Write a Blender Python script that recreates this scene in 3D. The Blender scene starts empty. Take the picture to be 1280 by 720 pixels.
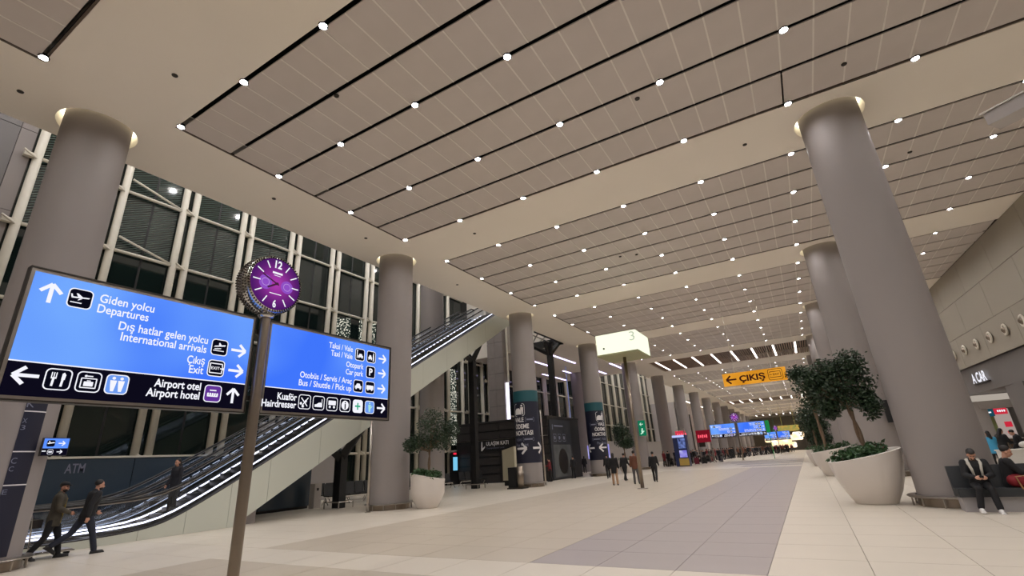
import bpy, bmesh, math, random
from mathutils import Vector, Matrix
random.seed(7)
C = bpy.context.scene
COL = C.collection
R = math.radians
PI = math.pi

# ---------------------------------------------------------------- camera
cam_d = bpy.data.cameras.new('camera')
cam = bpy.data.objects.new('camera', cam_d)
COL.objects.link(cam)
yaw, pit, rol, foc = -0.51667072, 0.350286647, -0.0601466728, 592.606227
F = Vector((math.sin(yaw) * math.cos(pit), math.cos(yaw) * math.cos(pit), math.sin(pit)))
R0 = Vector((math.cos(yaw), -math.sin(yaw), 0)); U0 = R0.cross(F)
Rv = math.cos(rol) * R0 + math.sin(rol) * U0
Uv = -math.sin(rol) * R0 + math.cos(rol) * U0
M = Matrix((Rv, Uv, -F)).transposed().to_4x4()
M.translation = Vector((0, 0, 1.6))
cam.matrix_world = M
cam_d.sensor_width = 36.0
cam_d.lens = 36.0 * foc / 1280.0
cam_d.clip_end = 500
C.camera = cam

# ---------------------------------------------------------------- world, exposure
w = bpy.data.worlds.new('night'); C.world = w; w.use_nodes = True
w.node_tree.nodes['Background'].inputs[0].default_value = (0.02, 0.028, 0.04, 1)
w.node_tree.nodes['Background'].inputs[1].default_value = 0.35
C.view_settings.view_transform = 'Standard'
C.view_settings.look = 'None'
C.view_settings.exposure = 0.0
C.view_settings.gamma = 1.0
C.view_settings.use_curve_mapping = False
DOWNLIGHT = 790.0       # radiance of the ceiling downlights
ROOFLIGHT = 420.0        # radiance of the lamps under the high roof over the void
C.cycles.max_bounces = 8
C.cycles.diffuse_bounces = 7
C.cycles.glossy_bounces = 3
C.cycles.transparent_max_bounces = 12
C.cycles.transmission_bounces = 4
C.cycles.sample_clamp_indirect = 10.0
C.cycles.use_denoising = True

# ---------------------------------------------------------------- materials
def lin(c):
    return tuple(((x / 255) / 12.92 if x / 255 <= .04045 else ((x / 255 + .055) / 1.055) ** 2.4) for x in c) + (1,)

MATS = {}
def mat(name, rgb, rough=.5, metal=0, noise=.04, scale=3.0, bump=0, spec=.5, coat=0):
    if name in MATS: return MATS[name]
    m = bpy.data.materials.new(name); m.use_nodes = True
    nt = m.node_tree; b = nt.nodes['Principled BSDF']
    b.inputs['Roughness'].default_value = rough
    b.inputs['Metallic'].default_value = metal
    b.inputs['Specular IOR Level'].default_value = spec
    b.inputs['Coat Weight'].default_value = coat
    tc = nt.nodes.new('ShaderNodeTexCoord')
    n = nt.nodes.new('ShaderNodeTexNoise'); n.inputs['Scale'].default_value = scale; n.inputs['Detail'].default_value = 4
    nt.links.new(tc.outputs['Object'], n.inputs['Vector'])
    mx = nt.nodes.new('ShaderNodeMix'); mx.data_type = 'RGBA'
    c = lin(rgb)
    mx.inputs[6].default_value = tuple(max(0, x * (1 - noise)) for x in c[:3]) + (1,)
    mx.inputs[7].default_value = tuple(min(1, x * (1 + noise)) for x in c[:3]) + (1,)
    nt.links.new(n.outputs['Fac'], mx.inputs[0])
    nt.links.new(mx.outputs[2], b.inputs['Base Color'])
    if bump:
        bp = nt.nodes.new('ShaderNodeBump'); bp.inputs['Strength'].default_value = bump; bp.inputs['Distance'].default_value = .01
        n2 = nt.nodes.new('ShaderNodeTexNoise'); n2.inputs['Scale'].default_value = scale * 12
        nt.links.new(tc.outputs['Object'], n2.inputs['Vector'])
        nt.links.new(n2.outputs['Fac'], bp.inputs['Height']); nt.links.new(bp.outputs[0], b.inputs['Normal'])
    MATS[name] = m
    return m

def emit(name, rgb, s=1.0, rgb2=None, scale=.8, sample=True, off=0):
    if name in MATS: return MATS[name]
    m = bpy.data.materials.new(name); m.use_nodes = True
    nt = m.node_tree; nt.nodes.clear()
    o = nt.nodes.new('ShaderNodeOutputMaterial'); e = nt.nodes.new('ShaderNodeEmission')
    e.inputs[1].default_value = s
    if rgb2:
        tc = nt.nodes.new('ShaderNodeTexCoord')
        n = nt.nodes.new('ShaderNodeTexNoise'); n.inputs['Scale'].default_value = scale; n.inputs['Detail'].default_value = 1
        cr = nt.nodes.new('ShaderNodeValToRGB')
        cr.color_ramp.elements[0].position = .38 + off; cr.color_ramp.elements[0].color = lin(rgb)
        cr.color_ramp.elements[1].position = .66 + off; cr.color_ramp.elements[1].color = lin(rgb2)
        nt.links.new(tc.outputs['Object'], n.inputs['Vector']); nt.links.new(n.outputs['Fac'], cr.inputs[0])
        nt.links.new(cr.outputs[0], e.inputs[0])
    else:
        e.inputs[0].default_value = lin(rgb)
    nt.links.new(e.outputs[0], o.inputs[0])
    if not sample:
        try: m.cycles.emission_sampling = 'NONE'
        except Exception: pass
    MATS[name] = m
    return m

def glass(name, tint, refl=.06):
    if name in MATS: return MATS[name]
    m = bpy.data.materials.new(name); m.use_nodes = True
    nt = m.node_tree; nt.nodes.clear()
    o = nt.nodes.new('ShaderNodeOutputMaterial')
    t = nt.nodes.new('ShaderNodeBsdfTransparent'); t.inputs[0].default_value = lin(tint)
    g = nt.nodes.new('ShaderNodeBsdfGlossy'); g.inputs['Roughness'].default_value = .02
    fr = nt.nodes.new('ShaderNodeFresnel'); ge = nt.nodes.new('ShaderNodeNewGeometry'); mp = nt.nodes.new('ShaderNodeMapRange')
    mp.inputs[3].default_value = 1.45; mp.inputs[4].default_value = 1 / 1.45
    nt.links.new(ge.outputs['Backfacing'], mp.inputs[0]); nt.links.new(mp.outputs[0], fr.inputs[0])
    mx = nt.nodes.new('ShaderNodeMixShader')
    nt.links.new(fr.outputs[0], mx.inputs[0]); nt.links.new(t.outputs[0], mx.inputs[1]); nt.links.new(g.outputs[0], mx.inputs[2])
    nt.links.new(mx.outputs[0], o.inputs[0])
    MATS[name] = m
    return m

M_ceil = mat('white_plasterboard', (246, 238, 225), .75, noise=.025, scale=.35)
M_panel = mat('mesh_panel', (208, 199, 192), .55, noise=.05, scale=1.3, bump=.15)
M_joint = mat('panel_joint', (234, 228, 220), .6)
M_black = mat('matt_black', (9, 9, 9), .8, noise=.2)
M_trim = mat('bronze_trim', (92, 80, 70), .5)
M_column = mat('column_grey', (146, 139, 136), .6, noise=.03, scale=.5, spec=.25)
M_wall = mat('wall_panel_warm', (158, 151, 137), .55, noise=.04, scale=.4)
M_fascia = mat('fascia_grey', (112, 108, 106), .5, noise=.05, scale=.6)
M_cream_tile = mat('cream_stone', (205, 196, 181), .32, noise=.05, scale=1.1, spec=.45)
M_beige_tile = mat('beige_stone', (184, 173, 156), .34, noise=.06, scale=.9, spec=.45)
M_grey_tile = mat('mauve_grey_stone', (158, 149, 146), .34, noise=.06, scale=.9, spec=.45)
M_grout = mat('floor_grout', (140, 128, 114), .8)
M_white = mat('off_white_paint', (214, 208, 192), .45)
M_clad = mat('escalator_cladding', (200, 203, 190), .3, noise=.03, scale=.5)
M_steel = mat('brushed_steel', (175, 168, 160), .32, metal=1, noise=.08, scale=6)
M_darksteel = mat('dark_steel', (70, 66, 62), .4, metal=.8)
M_chrome = mat('chrome', (210, 208, 205), .12, metal=1)
M_pole = mat('pole_steel', (150, 138, 125), .35, metal=.9, noise=.1, scale=4)
M_blacksteel = mat('black_steel', (16, 15, 16), .5)
M_rubber = mat('black_rubber', (14, 14, 15), .45)
M_stone = mat('stone_cladding', (132, 124, 120), .6, noise=.12, scale=2, bump=.2)
M_greywall = mat('light_grey_wall', (168, 162, 158), .6)
M_bluewall = mat('blue_glass_board', (52, 66, 78), .22, noise=.1, scale=.5, spec=.7)
M_navy = mat('navy_vinyl', (19, 21, 42), .5, noise=.05)
M_teal = mat('teal_vinyl', (26, 84, 92), .5)
M_whiteprint = mat('white_print', (225, 222, 222), .6)
M_greyprint = mat('grey_print', (120, 122, 140), .6)
M_planter = mat('white_glazed_planter', (216, 208, 200), .35, noise=.02)
M_bark = mat('ficus_bark', (112, 92, 72), .8, noise=.3, scale=14, bump=.6)
M_leaf = mat('ficus_leaf', (38, 58, 34), .45, noise=.45, scale=2.5)
M_leaf2 = mat('bedding_leaf', (52, 84, 46), .45, noise=.5, scale=6)
M_redleaf = mat('red_leaf', (110, 34, 34), .5, noise=.4, scale=9)
M_soil = mat('soil', (40, 32, 26), .9, noise=.4, scale=20)
M_slat = mat('walnut_slat', (158, 130, 108), .5, noise=.15, scale=3)
M_mesh = mat('dark_expanded_mesh', (40, 36, 35), .6, noise=.3, scale=9)
M_seat = mat('charcoal_upholstery', (44, 47, 50), .55)
M_seatbase = mat('pale_bench_base', (168, 164, 164), .4)
M_shop_white = mat('shop_white', (215, 212, 205), .5)
M_brownwood = mat('brown_counter', (104, 80, 62), .5, noise=.15)

def glasspane():
    m = bpy.data.materials.new('night_glass'); m.use_nodes = True
    nt = m.node_tree; b = nt.nodes['Principled BSDF']
    b.inputs['Base Color'].default_value = (.008, .015, .013, 1); b.inputs['Roughness'].default_value = .04
    b.inputs['Specular IOR Level'].default_value = .55
    return m
M_glass = glasspane()
def fritpane():
    m = bpy.data.materials.new('fritted_night_glass'); m.use_nodes = True
    nt = m.node_tree; b = nt.nodes['Principled BSDF']
    b.inputs['Roughness'].default_value = .06; b.inputs['Specular IOR Level'].default_value = .5
    tc = nt.nodes.new('ShaderNodeTexCoord'); mp = nt.nodes.new('ShaderNodeMapping')
    mp.inputs['Rotation'].default_value = (R(-28), 0, 0)
    wv = nt.nodes.new('ShaderNodeTexWave'); wv.bands_direction = 'Z'; wv.inputs['Scale'].default_value = 2.6
    cr = nt.nodes.new('ShaderNodeValToRGB'); cr.color_ramp.elements[0].position = .55; cr.color_ramp.elements[0].color = (.005, .012, .010, 1)
    cr.color_ramp.elements[1].position = .7; cr.color_ramp.elements[1].color = (.075, .10, .088, 1)
    nt.links.new(tc.outputs['Object'], mp.inputs[0]); nt.links.new(mp.outputs[0], wv.inputs[0])
    nt.links.new(wv.outputs['Color'], cr.inputs[0]); nt.links.new(cr.outputs[0], b.inputs['Base Color'])
    return m
M_frit = fritpane()
M_rail_glass = glass('clear_balustrade_glass', (246, 248, 250))

E_down = emit('downlight_lens', (254, 250, 250), DOWNLIGHT)
E_roof = emit('roof_lamp_lens', (251, 250, 255), ROOFLIGHT)
E_cove = emit('cove_glow', (255, 244, 210), 4.0)
E_led = emit('led_strip', (236, 236, 255), 3.2)
E_line = emit('linear_lamp_lens', (255, 246, 238), 5.0)
E_violet = emit('violet_lamp_lens', (214, 200, 255), 4.0)
E_blue = emit('backlit_blue', (64, 118, 252), 1.0, (114, 168, 254), .5, off=-.02)
E_band = emit('backlit_black', (13, 11, 26), 1.0)
E_led2 = emit('led_strip_dim', (226, 232, 255), 1.1)
E_white = emit('backlit_white', (246, 246, 255), 1.0)
E_lblue = emit('backlit_pale_blue', (110, 155, 240), 1.0)
E_iconblk = emit('backlit_icon_black', (10, 10, 24), 1.0)
E_purple = emit('backlit_purple', (98, 52, 150), 1.0)
E_green = emit('backlit_green', (50, 170, 130), 1.0)
E_yellow = emit('backlit_yellow', (232, 160, 50), .95, (214, 140, 30), 1.0)
E_yelink = emit('backlit_brown_ink', (60, 26, 18), 1.0)
E_box = emit('lightbox_cream', (250, 255, 226), 1.15)
E_boxgrey = emit('lightbox_grey', (196, 204, 184), 1.0)
E_red = emit('red_sign_glow', (240, 40, 66), 1.2)
E_exitg = emit('exit_green', (20, 120, 84), .9)
E_cyan = emit('cyan_screen', (120, 200, 235), 1.0)
E_lilac = emit('lilac_screen', (130, 120, 220), .9, (200, 200, 245), 1.4)
E_warm = emit('warm_shop_glow', (255, 214, 160), 1.6, (255, 246, 230), .5)
E_shop = emit('shop_lamp', (255, 244, 230), 6.0)
E_lime = emit('lime_glow', (150, 190, 60), .8)
E_tealshop = emit('teal_shop_sign', (24, 70, 84), 1.0)

# ---------------------------------------------------------------- mesh helpers
class MB:
    def __init__(s): s.v = []; s.f = []; s.mi = []; s.k = 0
    def quadface(s, *i): s.f.append(i); s.mi.append(s.k)
    def add(s, vs, fs):
        b = len(s.v); s.v += [Vector(x) for x in vs]
        for f in fs: s.f.append(tuple(b + i for i in f)); s.mi.append(s.k)
    def box(s, x0, x1, y0, y1, z0, z1, m=None):
        vs = [Vector(p) for p in ((x0, y0, z0), (x1, y0, z0), (x1, y1, z0), (x0, y1, z0), (x0, y0, z1), (x1, y0, z1), (x1, y1, z1), (x0, y1, z1))]
        if m is not None: vs = [m @ v for v in vs]
        s.add(vs, [(3, 2, 1, 0), (4, 5, 6, 7), (0, 1, 5, 4), (1, 2, 6, 5), (2, 3, 7, 6), (3, 0, 4, 7)])
    def tube(s, pts, rad, n=10, cap=True, flat=None):
        pts = [Vector(p) for p in pts]
        if not hasattr(rad, '__len__'): rad = [rad] * len(pts)
        rings = []; prev = None
        for i, p in enumerate(pts):
            d = (pts[min(i + 1, len(pts) - 1)] - pts[max(i - 1, 0)]).normalized()
            a = Vector((0, 0, 1)) if abs(d.z) < .9 else Vector((1, 0, 0))
            if prev is not None: a = prev
            x = d.cross(a).normalized() if prev is None else (prev - d * prev.dot(d)).normalized()
            y = d.cross(x).normalized(); prev = x
            b = len(s.v)
            for j in range(n):
                t = 2 * PI * j / n
                s.v.append(p + (x * math.cos(t) + y * math.sin(t) * (flat or 1)) * rad[i])
            rings.append(b)
        for a, b in zip(rings, rings[1:]):
            for j in range(n):
                k = (j + 1) % n
                s.quadface(a + j, a + k, b + k, b + j)
        if cap:
            s.quadface(*[rings[0] + j for j in reversed(range(n))]); s.quadface(*[rings[-1] + j for j in range(n)])
    def lathe(s, prof, n=32, c=(0, 0), sx=1, sy=1, cap=True, shear=None):
        rings = []
        for r, z in prof:
            b = len(s.v)
            for j in range(n):
                t = 2 * PI * j / n
                x = c[0] + r * sx * math.cos(t); y = c[1] + r * sy * math.sin(t)
                s.v.append(Vector((x, y, z + (shear(x - c[0], y - c[1], z) if shear else 0))))
            rings.append(b)
        for a, b in zip(rings, rings[1:]):
            for j in range(n):
                k = (j + 1) % n
                s.quadface(a + j, a + k, b + k, b + j)
        if cap:
            s.quadface(*[rings[0] + j for j in reversed(range(n))]); s.quadface(*[rings[-1] + j for j in range(n)])
    def ell(s, c, r, n=12, m=8, rot=None):
        c = Vector(c); b = len(s.v)
        s.v.append(c + (rot @ Vector((0, 0, -r[2])) if rot else Vector((0, 0, -r[2]))))
        for i in range(1, m):
            ph = -PI / 2 + PI * i / m
            for j in range(n):
                t = 2 * PI * j / n
                q = Vector((r[0] * math.cos(ph) * math.cos(t), r[1] * math.cos(ph) * math.sin(t), r[2] * math.sin(ph)))
                s.v.append(c + (rot @ q if rot else q))
        s.v.append(c + (rot @ Vector((0, 0, r[2])) if rot else Vector((0, 0, r[2]))))
        for j in range(n): s.quadface(b, b + 1 + (j + 1) % n, b + 1 + j)
        for i in range(m - 2):
            for j in range(n):
                k = (j + 1) % n; a = b + 1 + i * n; d = a + n
                s.quadface(a + j, a + k, d + k, d + j)
        t = b + 1 + (m - 1) * n; a = b + 1 + (m - 2) * n
        for j in range(n): s.quadface(a + j, a + (j + 1) % n, t)
    def limb(s, p0, p1, r0, r1, n=12, flat=1):
        p0 = Vector(p0); p1 = Vector(p1); d = (p1 - p0).normalized()
        pts = []; rad = []
        for k in (-.98, -.8, -.5, 0): pts.append(p0 + d * r0 * k); rad.append(r0 * math.sqrt(1 - k * k))
        for k in (0, .5, .8, .98): pts.append(p1 + d * r1 * k); rad.append(r1 * math.sqrt(1 - k * k))
        s.tube(pts, rad, n, flat=flat)
    def prism(s, poly, frame, t):
        "poly in (u,v); frame = (origin,u,v,n); extruded from the plane by t along n"
        o, u, v, nn = frame; k = len(poly)
        a = sum(poly[i][0] * poly[(i + 1) % k][1] - poly[(i + 1) % k][0] * poly[i][1] for i in range(k))
        if a < 0: poly = poly[::-1]
        b = len(s.v)
        for z in (0, t):
            for p in poly: s.v.append(o + u * p[0] + v * p[1] + nn * z)
        s.quadface(*[b + i for i in reversed(range(k))]); s.quadface(*[b + k + i for i in range(k)])
        for i in range(k):
            j = (i + 1) % k
            s.quadface(b + i, b + j, b + k + j, b + k + i)
    def ringprism(s, outer, inner, frame, t):
        o, u, v, nn = frame; k = len(outer); b = len(s.v)
        for lp in (outer, inner):
            for p in lp: s.v.append(o + u * p[0] + v * p[1] + nn * t)
        for i in range(k):
            j = (i + 1) % k
            s.quadface(b + i, b + j, b + k + j, b + k + i)
    def mesh(s, name, mats, smooth=False):
        me = bpy.data.meshes.new(name)
        me.from_pydata([tuple(v) for v in s.v], [], s.f)
        if not isinstance(mats, (list, tuple)): mats = [mats]
        for m in mats: me.materials.append(m)
        if len(mats) > 1: me.polygons.foreach_set('material_index', s.mi)
        if smooth:
            me.polygons.foreach_set('use_smooth', [True] * len(me.polygons))
        me.update()
        return me

def link(name, me, parent=None):
    o = bpy.data.objects.new(name, me); COL.objects.link(o)
    if parent is not None: o.parent = parent
    return o
def obj(name, mb, m, parent=None, smooth=False, angle=None):
    me = mb.mesh(name, m, smooth or angle is not None)
    if angle is not None:
        try: me.set_sharp_from_angle(angle=R(angle))
        except Exception: pass
    return link(name, me, parent)
def tag(o, label, cat, group=None, kind=None):
    if label: o['label'] = label
    if cat: o['category'] = cat
    if group: o['group'] = group
    if kind: o['kind'] = kind
    return o
def thing(name, label, cat, loc=(0, 0, 0), rz=0, group=None):
    o = bpy.data.objects.new(name, None); COL.objects.link(o); o.empty_display_size = .2
    o.location = loc; o.rotation_euler = (0, 0, rz)
    return tag(o, label, cat, group)
def struct(name, mb, m, label, cat='structure', parent=None, **k):
    o = obj(name, mb, m, parent, **k); o['kind'] = 'structure'
    if parent is None: o['label'] = label; o['category'] = cat
    return o
def dup(root, loc, rz, label=None, group=None):
    r = root.copy(); COL.objects.link(r); r.location = loc; r.rotation_euler = (0, 0, rz)
    if label: r['label'] = label
    if group: r['group'] = group
    for ch in list(root.children):
        c = ch.copy(); COL.objects.link(c); c.parent = r
        for g in list(ch.children):
            d = g.copy(); COL.objects.link(d); d.parent = c
    return r
ORD = ['first', 'second', 'third', 'fourth', 'fifth', 'sixth', 'seventh', 'eighth', 'ninth', 'tenth', 'eleventh', 'twelfth', 'thirteenth', 'fourteenth', 'fifteenth', 'sixteenth', 'seventeenth', 'eighteenth', 'nineteenth', 'twentieth']
for tens_, tenth_ in (('twenty', 'thirtieth'), ('thirty', 'fortieth'), ('forty', 'fiftieth'), ('fifty', 'sixtieth'), ('sixty', 'seventieth'), ('seventy', 'eightieth'), ('eighty', 'ninetieth'), ('ninety', 'hundredth')):
    ORD += [tens_ + '-' + o for o in ORD[:9]] + [tenth_]
ORD += ['hundred-' + o for o in ORD[:30]]

# text as mesh
def text_mesh(s, bold=0.0):
    cu = bpy.data.curves.new('t', 'FONT'); cu.body = s; cu.size = 1.0; cu.offset = bold; cu.resolution_u = 3
    o = bpy.data.objects.new('t', cu); COL.objects.link(o)
    dg = bpy.context.evaluated_depsgraph_get(); dg.update()
    me = bpy.data.meshes.new_from_object(o.evaluated_get(dg))
    vs = [v.co.copy() for v in me.vertices]; fs = [tuple(p.vertices) for p in me.polygons]
    bpy.data.objects.remove(o); bpy.data.curves.remove(cu); bpy.data.meshes.remove(me)
    return vs, fs
_H = text_mesh('H')[0]
CAP = max(v.y for v in _H) - min(v.y for v in _H)
def text(parent, s, m, frame, u0, v0, cap, width=None, align='L', bold=.012, name='lettering', t=.004, bend=None):
    vs, fs = text_mesh(s, bold)
    k = cap / CAP
    x0 = min(v.x for v in vs); x1 = max(v.x for v in vs)
    kx = width / (x1 - x0) if width else k
    off = u0 - x0 * kx if align == 'L' else (u0 - x1 * kx if align == 'R' else u0 - (x0 + x1) / 2 * kx)
    mb = MB()
    if bend:
        cx, cy, rad, a0 = bend
        for f in fs:
            for p in slabs([(off + vs[i].x * kx, v0 + vs[i].y * k) for i in f], .08):
                b0 = len(mb.v)
                for x, y in p: mb.v.append(Vector((cx + rad * math.cos(a0 + x / rad), cy + rad * math.sin(a0 + x / rad), y)))
                mb.quadface(*range(b0, b0 + len(p)))
        fs = []
    else:
        o, u, vv, nn = frame
        for v in vs: mb.v.append(o + u * (off + v.x * kx) + vv * (v0 + v.y * k) + nn * t)
    for f in fs: mb.quadface(*f)
    return obj(name, mb, m, parent)
def rrect(cx, cy, w, h, r, n=4):
    p = []
    for qx, qy, a in ((1, 1, 0), (-1, 1, 90), (-1, -1, 180), (1, -1, 270)):
        for i in range(n + 1):
            t = R(a + 90 * i / n)
            p.append((cx + qx * (w / 2 - r) + r * math.cos(t), cy + qy * (h / 2 - r) + r * math.sin(t)))
    return p
def circ(cx, cy, r, n=16, ry=None):
    return [(cx + r * math.cos(2 * PI * i / n), cy + (ry or r) * math.sin(2 * PI * i / n)) for i in range(n)]
def bar(x0, y0, x1, y1, w):
    d = Vector((x1 - x0, y1 - y0)); d.normalize(); nx, ny = -d.y * w / 2, d.x * w / 2
    return [(x0 + nx, y0 + ny), (x0 - nx, y0 - ny), (x1 - nx, y1 - ny), (x1 + nx, y1 + ny)]
def clipx(poly, x0, lower):
    out = []; n = len(poly)
    for i in range(n):
        a, b_ = poly[i], poly[(i + 1) % n]; ia = (a[0] >= x0) == lower or a[0] == x0; ib = (b_[0] >= x0) == lower or b_[0] == x0
        if ia: out.append(a)
        if ia != ib:
            f = (x0 - a[0]) / (b_[0] - a[0]); out.append((x0, a[1] + f * (b_[1] - a[1])))
    return out
def slabs(poly, w=.05):
    "cut a convex polygon into narrow upright slices so that it can follow a curved column"
    xs = [p[0] for p in poly]; x = math.floor(min(xs) / w) * w; out = []
    while x < max(xs):
        q = clipx(clipx(poly, x, True), x + w, False)
        if len(q) >= 3: out.append(q)
        x += w
    return out
def arrow_polys(cx, cy, s, d):
    a = {'r': 0, 'u': 90, 'l': 180}[d]; c, sn = math.cos(R(a)), math.sin(R(a))
    def T(p): return (cx + (p[0] * c - p[1] * sn) * s, cy + (p[0] * sn + p[1] * c) * s)
    w = .17
    out = []
    for q in (bar(-.5, 0, .42, 0, w), bar(.5, 0, .06, .42, w), bar(.5, 0, .06, -.42, w)): out.append([T(p) for p in q])
    return out

# placing on the grid of the hall
PX = 12.7
def wallx(y): return 12.0 - .05 * min(y, 70)
# ================================================================ FLOOR
H = 11.5
b = MB(); b.box(-28, 14, -13, 205, -.3, -.022)
floor = struct('floor', b, M_grout, 'pale stone floor of the hall with beige and mauve inlaid bands', 'floor')
def tile_mesh(m, w, l):
    q = MB(); g = .004; q.box(-w / 2 + g, w / 2 - g, -l / 2 + g, l / 2 - g, -.02, 0)
    return q.mesh('floor_tile', m)
TM = {k: tile_mesh(m, 1.2, 1.2) for k, m in (('c', M_cream_tile), ('b', M_beige_tile), ('g', M_grey_tile))}
TS = {k: tile_mesh(m, 1.2, 1.25) for k, m in (('c', M_cream_tile), ('b', M_beige_tile), ('g', M_grey_tile))}
def tone(x, y):
    if y < 6.6: return 'b' if -11.65 < x < -.85 else 'c'
    if y < 7.85: return 'c'
    if y < 46.2:
        if -4.45 < x < -.85: return 'g'
        if -11.65 < x < -4.45: return 'b'
        return 'c'
    j = int((y - 46.2) / 1.2)
    if y < 70 and -4.45 - (y - 46.2) * .25 < x < -.85: return 'c' if j % 5 in (0, 1) else 'g'
    if y > 70 and -4.45 < x < -.85: return 'b'
    return 'c'
tiles = []
for i in range(-14, 10):
    x = -.85 + 1.2 * i + .6
    for j in range(-12, 160):
        if j == -1: y, L = 7.225, 1.25
        elif j < 0: y, L = 6.6 + 1.2 * (j + 1) + .6, 1.2
        else: y, L = 7.85 + 1.2 * j + .6, 1.2
        tiles.append((x, y, L))
tiles = [t for t in tiles if -27.8 < t[0] - .6 and t[0] + .6 < wallx(t[1]) + 2.5 and t[1] > -12]
xs_left = [(-.85 + 1.2 * i + .6) for i in range(-22, -14)]
for x in xs_left:
    for j in range(-12, 160):
        y, L = (7.225, 1.25) if j == -1 else ((6.6 + 1.2 * (j + 1) + .6, 1.2) if j < 0 else (7.85 + 1.2 * j + .6, 1.2))
        if y > -12: tiles.append((x, y, L))
def depth(t): return Vector((t[0], t[1], -1.6)).dot(F)
def inview(t):
    d = Vector((t[0], t[1], -1.6)); z = d.dot(F)
    if z < 1: return False
    return abs(d.dot(Rv) / z * foc) < 690 and abs(d.dot(Uv) / z * foc) < 390
vis = sorted([t for t in tiles if inview(t)], key=depth)
near = set(vis[:296])
far = {'c': MB(), 'b': MB(), 'g': MB()}
for t in tiles:
    k = tone(t[0], t[1])
    if t in near:
        o = link('floor_tile', (TS if t[2] > 1.22 else TM)[k], floor); o.location = (t[0], t[1], 0)
    else:
        g = .004
        far[k].add([(t[0] - .6 + g, t[1] - t[2] / 2 + g, 0), (t[0] + .6 - g, t[1] - t[2] / 2 + g, 0), (t[0] + .6 - g, t[1] + t[2] / 2 - g, 0), (t[0] - .6 + g, t[1] + t[2] / 2 - g, 0)], [(0, 1, 2, 3)])
for k, m in (('c', M_cream_tile), ('b', M_beige_tile), ('g', M_grey_tile)):
    o = obj({'c': 'cream_paving', 'b': 'beige_paving', 'g': 'grey_paving'}[k], far[k], m, floor); o['kind'] = 'stuff'

# ================================================================ CEILING
CL, SLX = -14.1, -17.2
KMAX = 14
def Y0(k): return 5.13 + PX * k
def Y1(k): return Y0(k) + 9.74
def holed(mb, x0, x1, y0, y1, cx, cy, r, z0, z1, n=32):
    "square patch with a round hole, and the wall of the hole"
    for z, flip in ((z0, True),):
        b0 = len(mb.v); inn = []; out = []
        for j in range(n):
            t = 2 * PI * j / n; c, s_ = math.cos(t), math.sin(t)
            mb.v.append(Vector((cx + r * c, cy + r * s_, z))); inn.append(len(mb.v) - 1)
            sx = (x1 - cx) / c if c > 1e-9 else ((x0 - cx) / c if c < -1e-9 else 1e9)
            sy = (y1 - cy) / s_ if s_ > 1e-9 else ((y0 - cy) / s_ if s_ < -1e-9 else 1e9)
            k = min(sx, sy)
            mb.v.append(Vector((cx + k * c, cy + k * s_, z))); out.append(len(mb.v) - 1)
        for j in range(n):
            k = (j + 1) % n
            mb.quadface(inn[j], inn[k], out[k], out[j])
        for cxx, cyy in ((x0, y0), (x1, y0), (x1, y1), (x0, y1)):
            mb.v.append(Vector((cxx, cyy, z))); ci = len(mb.v) - 1
            best = min(range(n), key=lambda j: -((mb.v[inn[j]] - Vector((cx, cy, z))).normalized().dot((mb.v[ci] - Vector((cx, cy, z))).normalized())))
            for a in (best - 1, best):
                mb.quadface(out[a % n], ci, out[(a + 1) % n])
    b0 = len(mb.v)
    for z in (z0, z1):
        for j in range(n):
            t = 2 * PI * j / n; mb.v.append(Vector((cx + r * math.cos(t), cy + r * math.sin(t), z)))
    for j in range(n):
        k = (j + 1) % n; mb.quadface(b0 + j, b0 + k, b0 + n + k, b0 + n + j)
b = MB()
XR = 2.9
cols_y = [3.7 + PX * k for k in range(0, 16)]
for k in range(-2, KMAX + 1):
    y0, y1 = Y1(k), Y0(k + 1)
    if k == -2: y0 = -13
    xr = wallx(y0) + .6
    cy = 3.7 + PX * (k + 1)
    if k == -2:
        b.box(CL, xr, y0, y1, H, H + .6); continue
    # beam between two coffers, with the round recess of the right-hand column
    b.box(CL, XR - 1.4, y0, y1, H, H + .6); b.box(XR + 1.4, xr, y0, y1, H, H + .6)
    holed(b, XR - 1.4, XR + 1.4, y0, y1, XR, cy, .99, H, H + .45)
# strip along the window side with the recesses of the left-hand columns
edges = [-13]
for cy in cols_y:
    b.box(SLX, CL, edges[-1], cy - 1.5, H, H + .6)
    holed(b, SLX, CL, cy - 1.5, cy + 1.5, -16.0, cy + (.25 if cy < 4 else 0), .94 if cy < 4 else .99, H, H + .45)
    edges.append(cy + 1.5)
b.box(SLX, CL, edges[-1], 206, H, H + .6)
# slab edge and the low ceiling left of the hall beyond the void
b.box(SLX - .03, SLX, -13, 39.3, H, H + 1.6)
b.box(-28.2, SLX, 39.3, 60.5, H, H + .6); b.box(-28.2, SLX, 106, 206, H, H + .6)
b.box(SLX - .03, SLX, 60.5, 106, H, H + 1.6)
b.box(CL, 14, Y1(KMAX) + 3, 206, H, H + .6)
ceiling = struct('ceiling', b, M_ceil, 'smooth white plasterboard ceiling with round column recesses', 'ceiling')
# black plenum above the coffers
b = MB(); b.box(CL, 14, -13, 200, H + .62, H + .7)
plen = struct('plenum', b, M_black, None, None, ceiling)
# soffit sensors
b = MB()
for x, y in ((-9.2, 6.9), (-2.1, 11.9), (-15.4, 9.2), (-15.2, 13.6), (-6.4, 23.1), (-5.6, 23.4), (3.2, 13.9), (0.4, 16.3), (-12, 4.1), (-15.8, 2.2), (-15.6, 21), (5.6, 20.5), (-11, 16.2)):
    b.lathe([(.045, H - .03), (.07, H - .02), (.075, H + .01)], 10, (x, y))
obj('ceiling_sensor', b, M_darksteel, ceiling)['kind'] = 'stuff'

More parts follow.
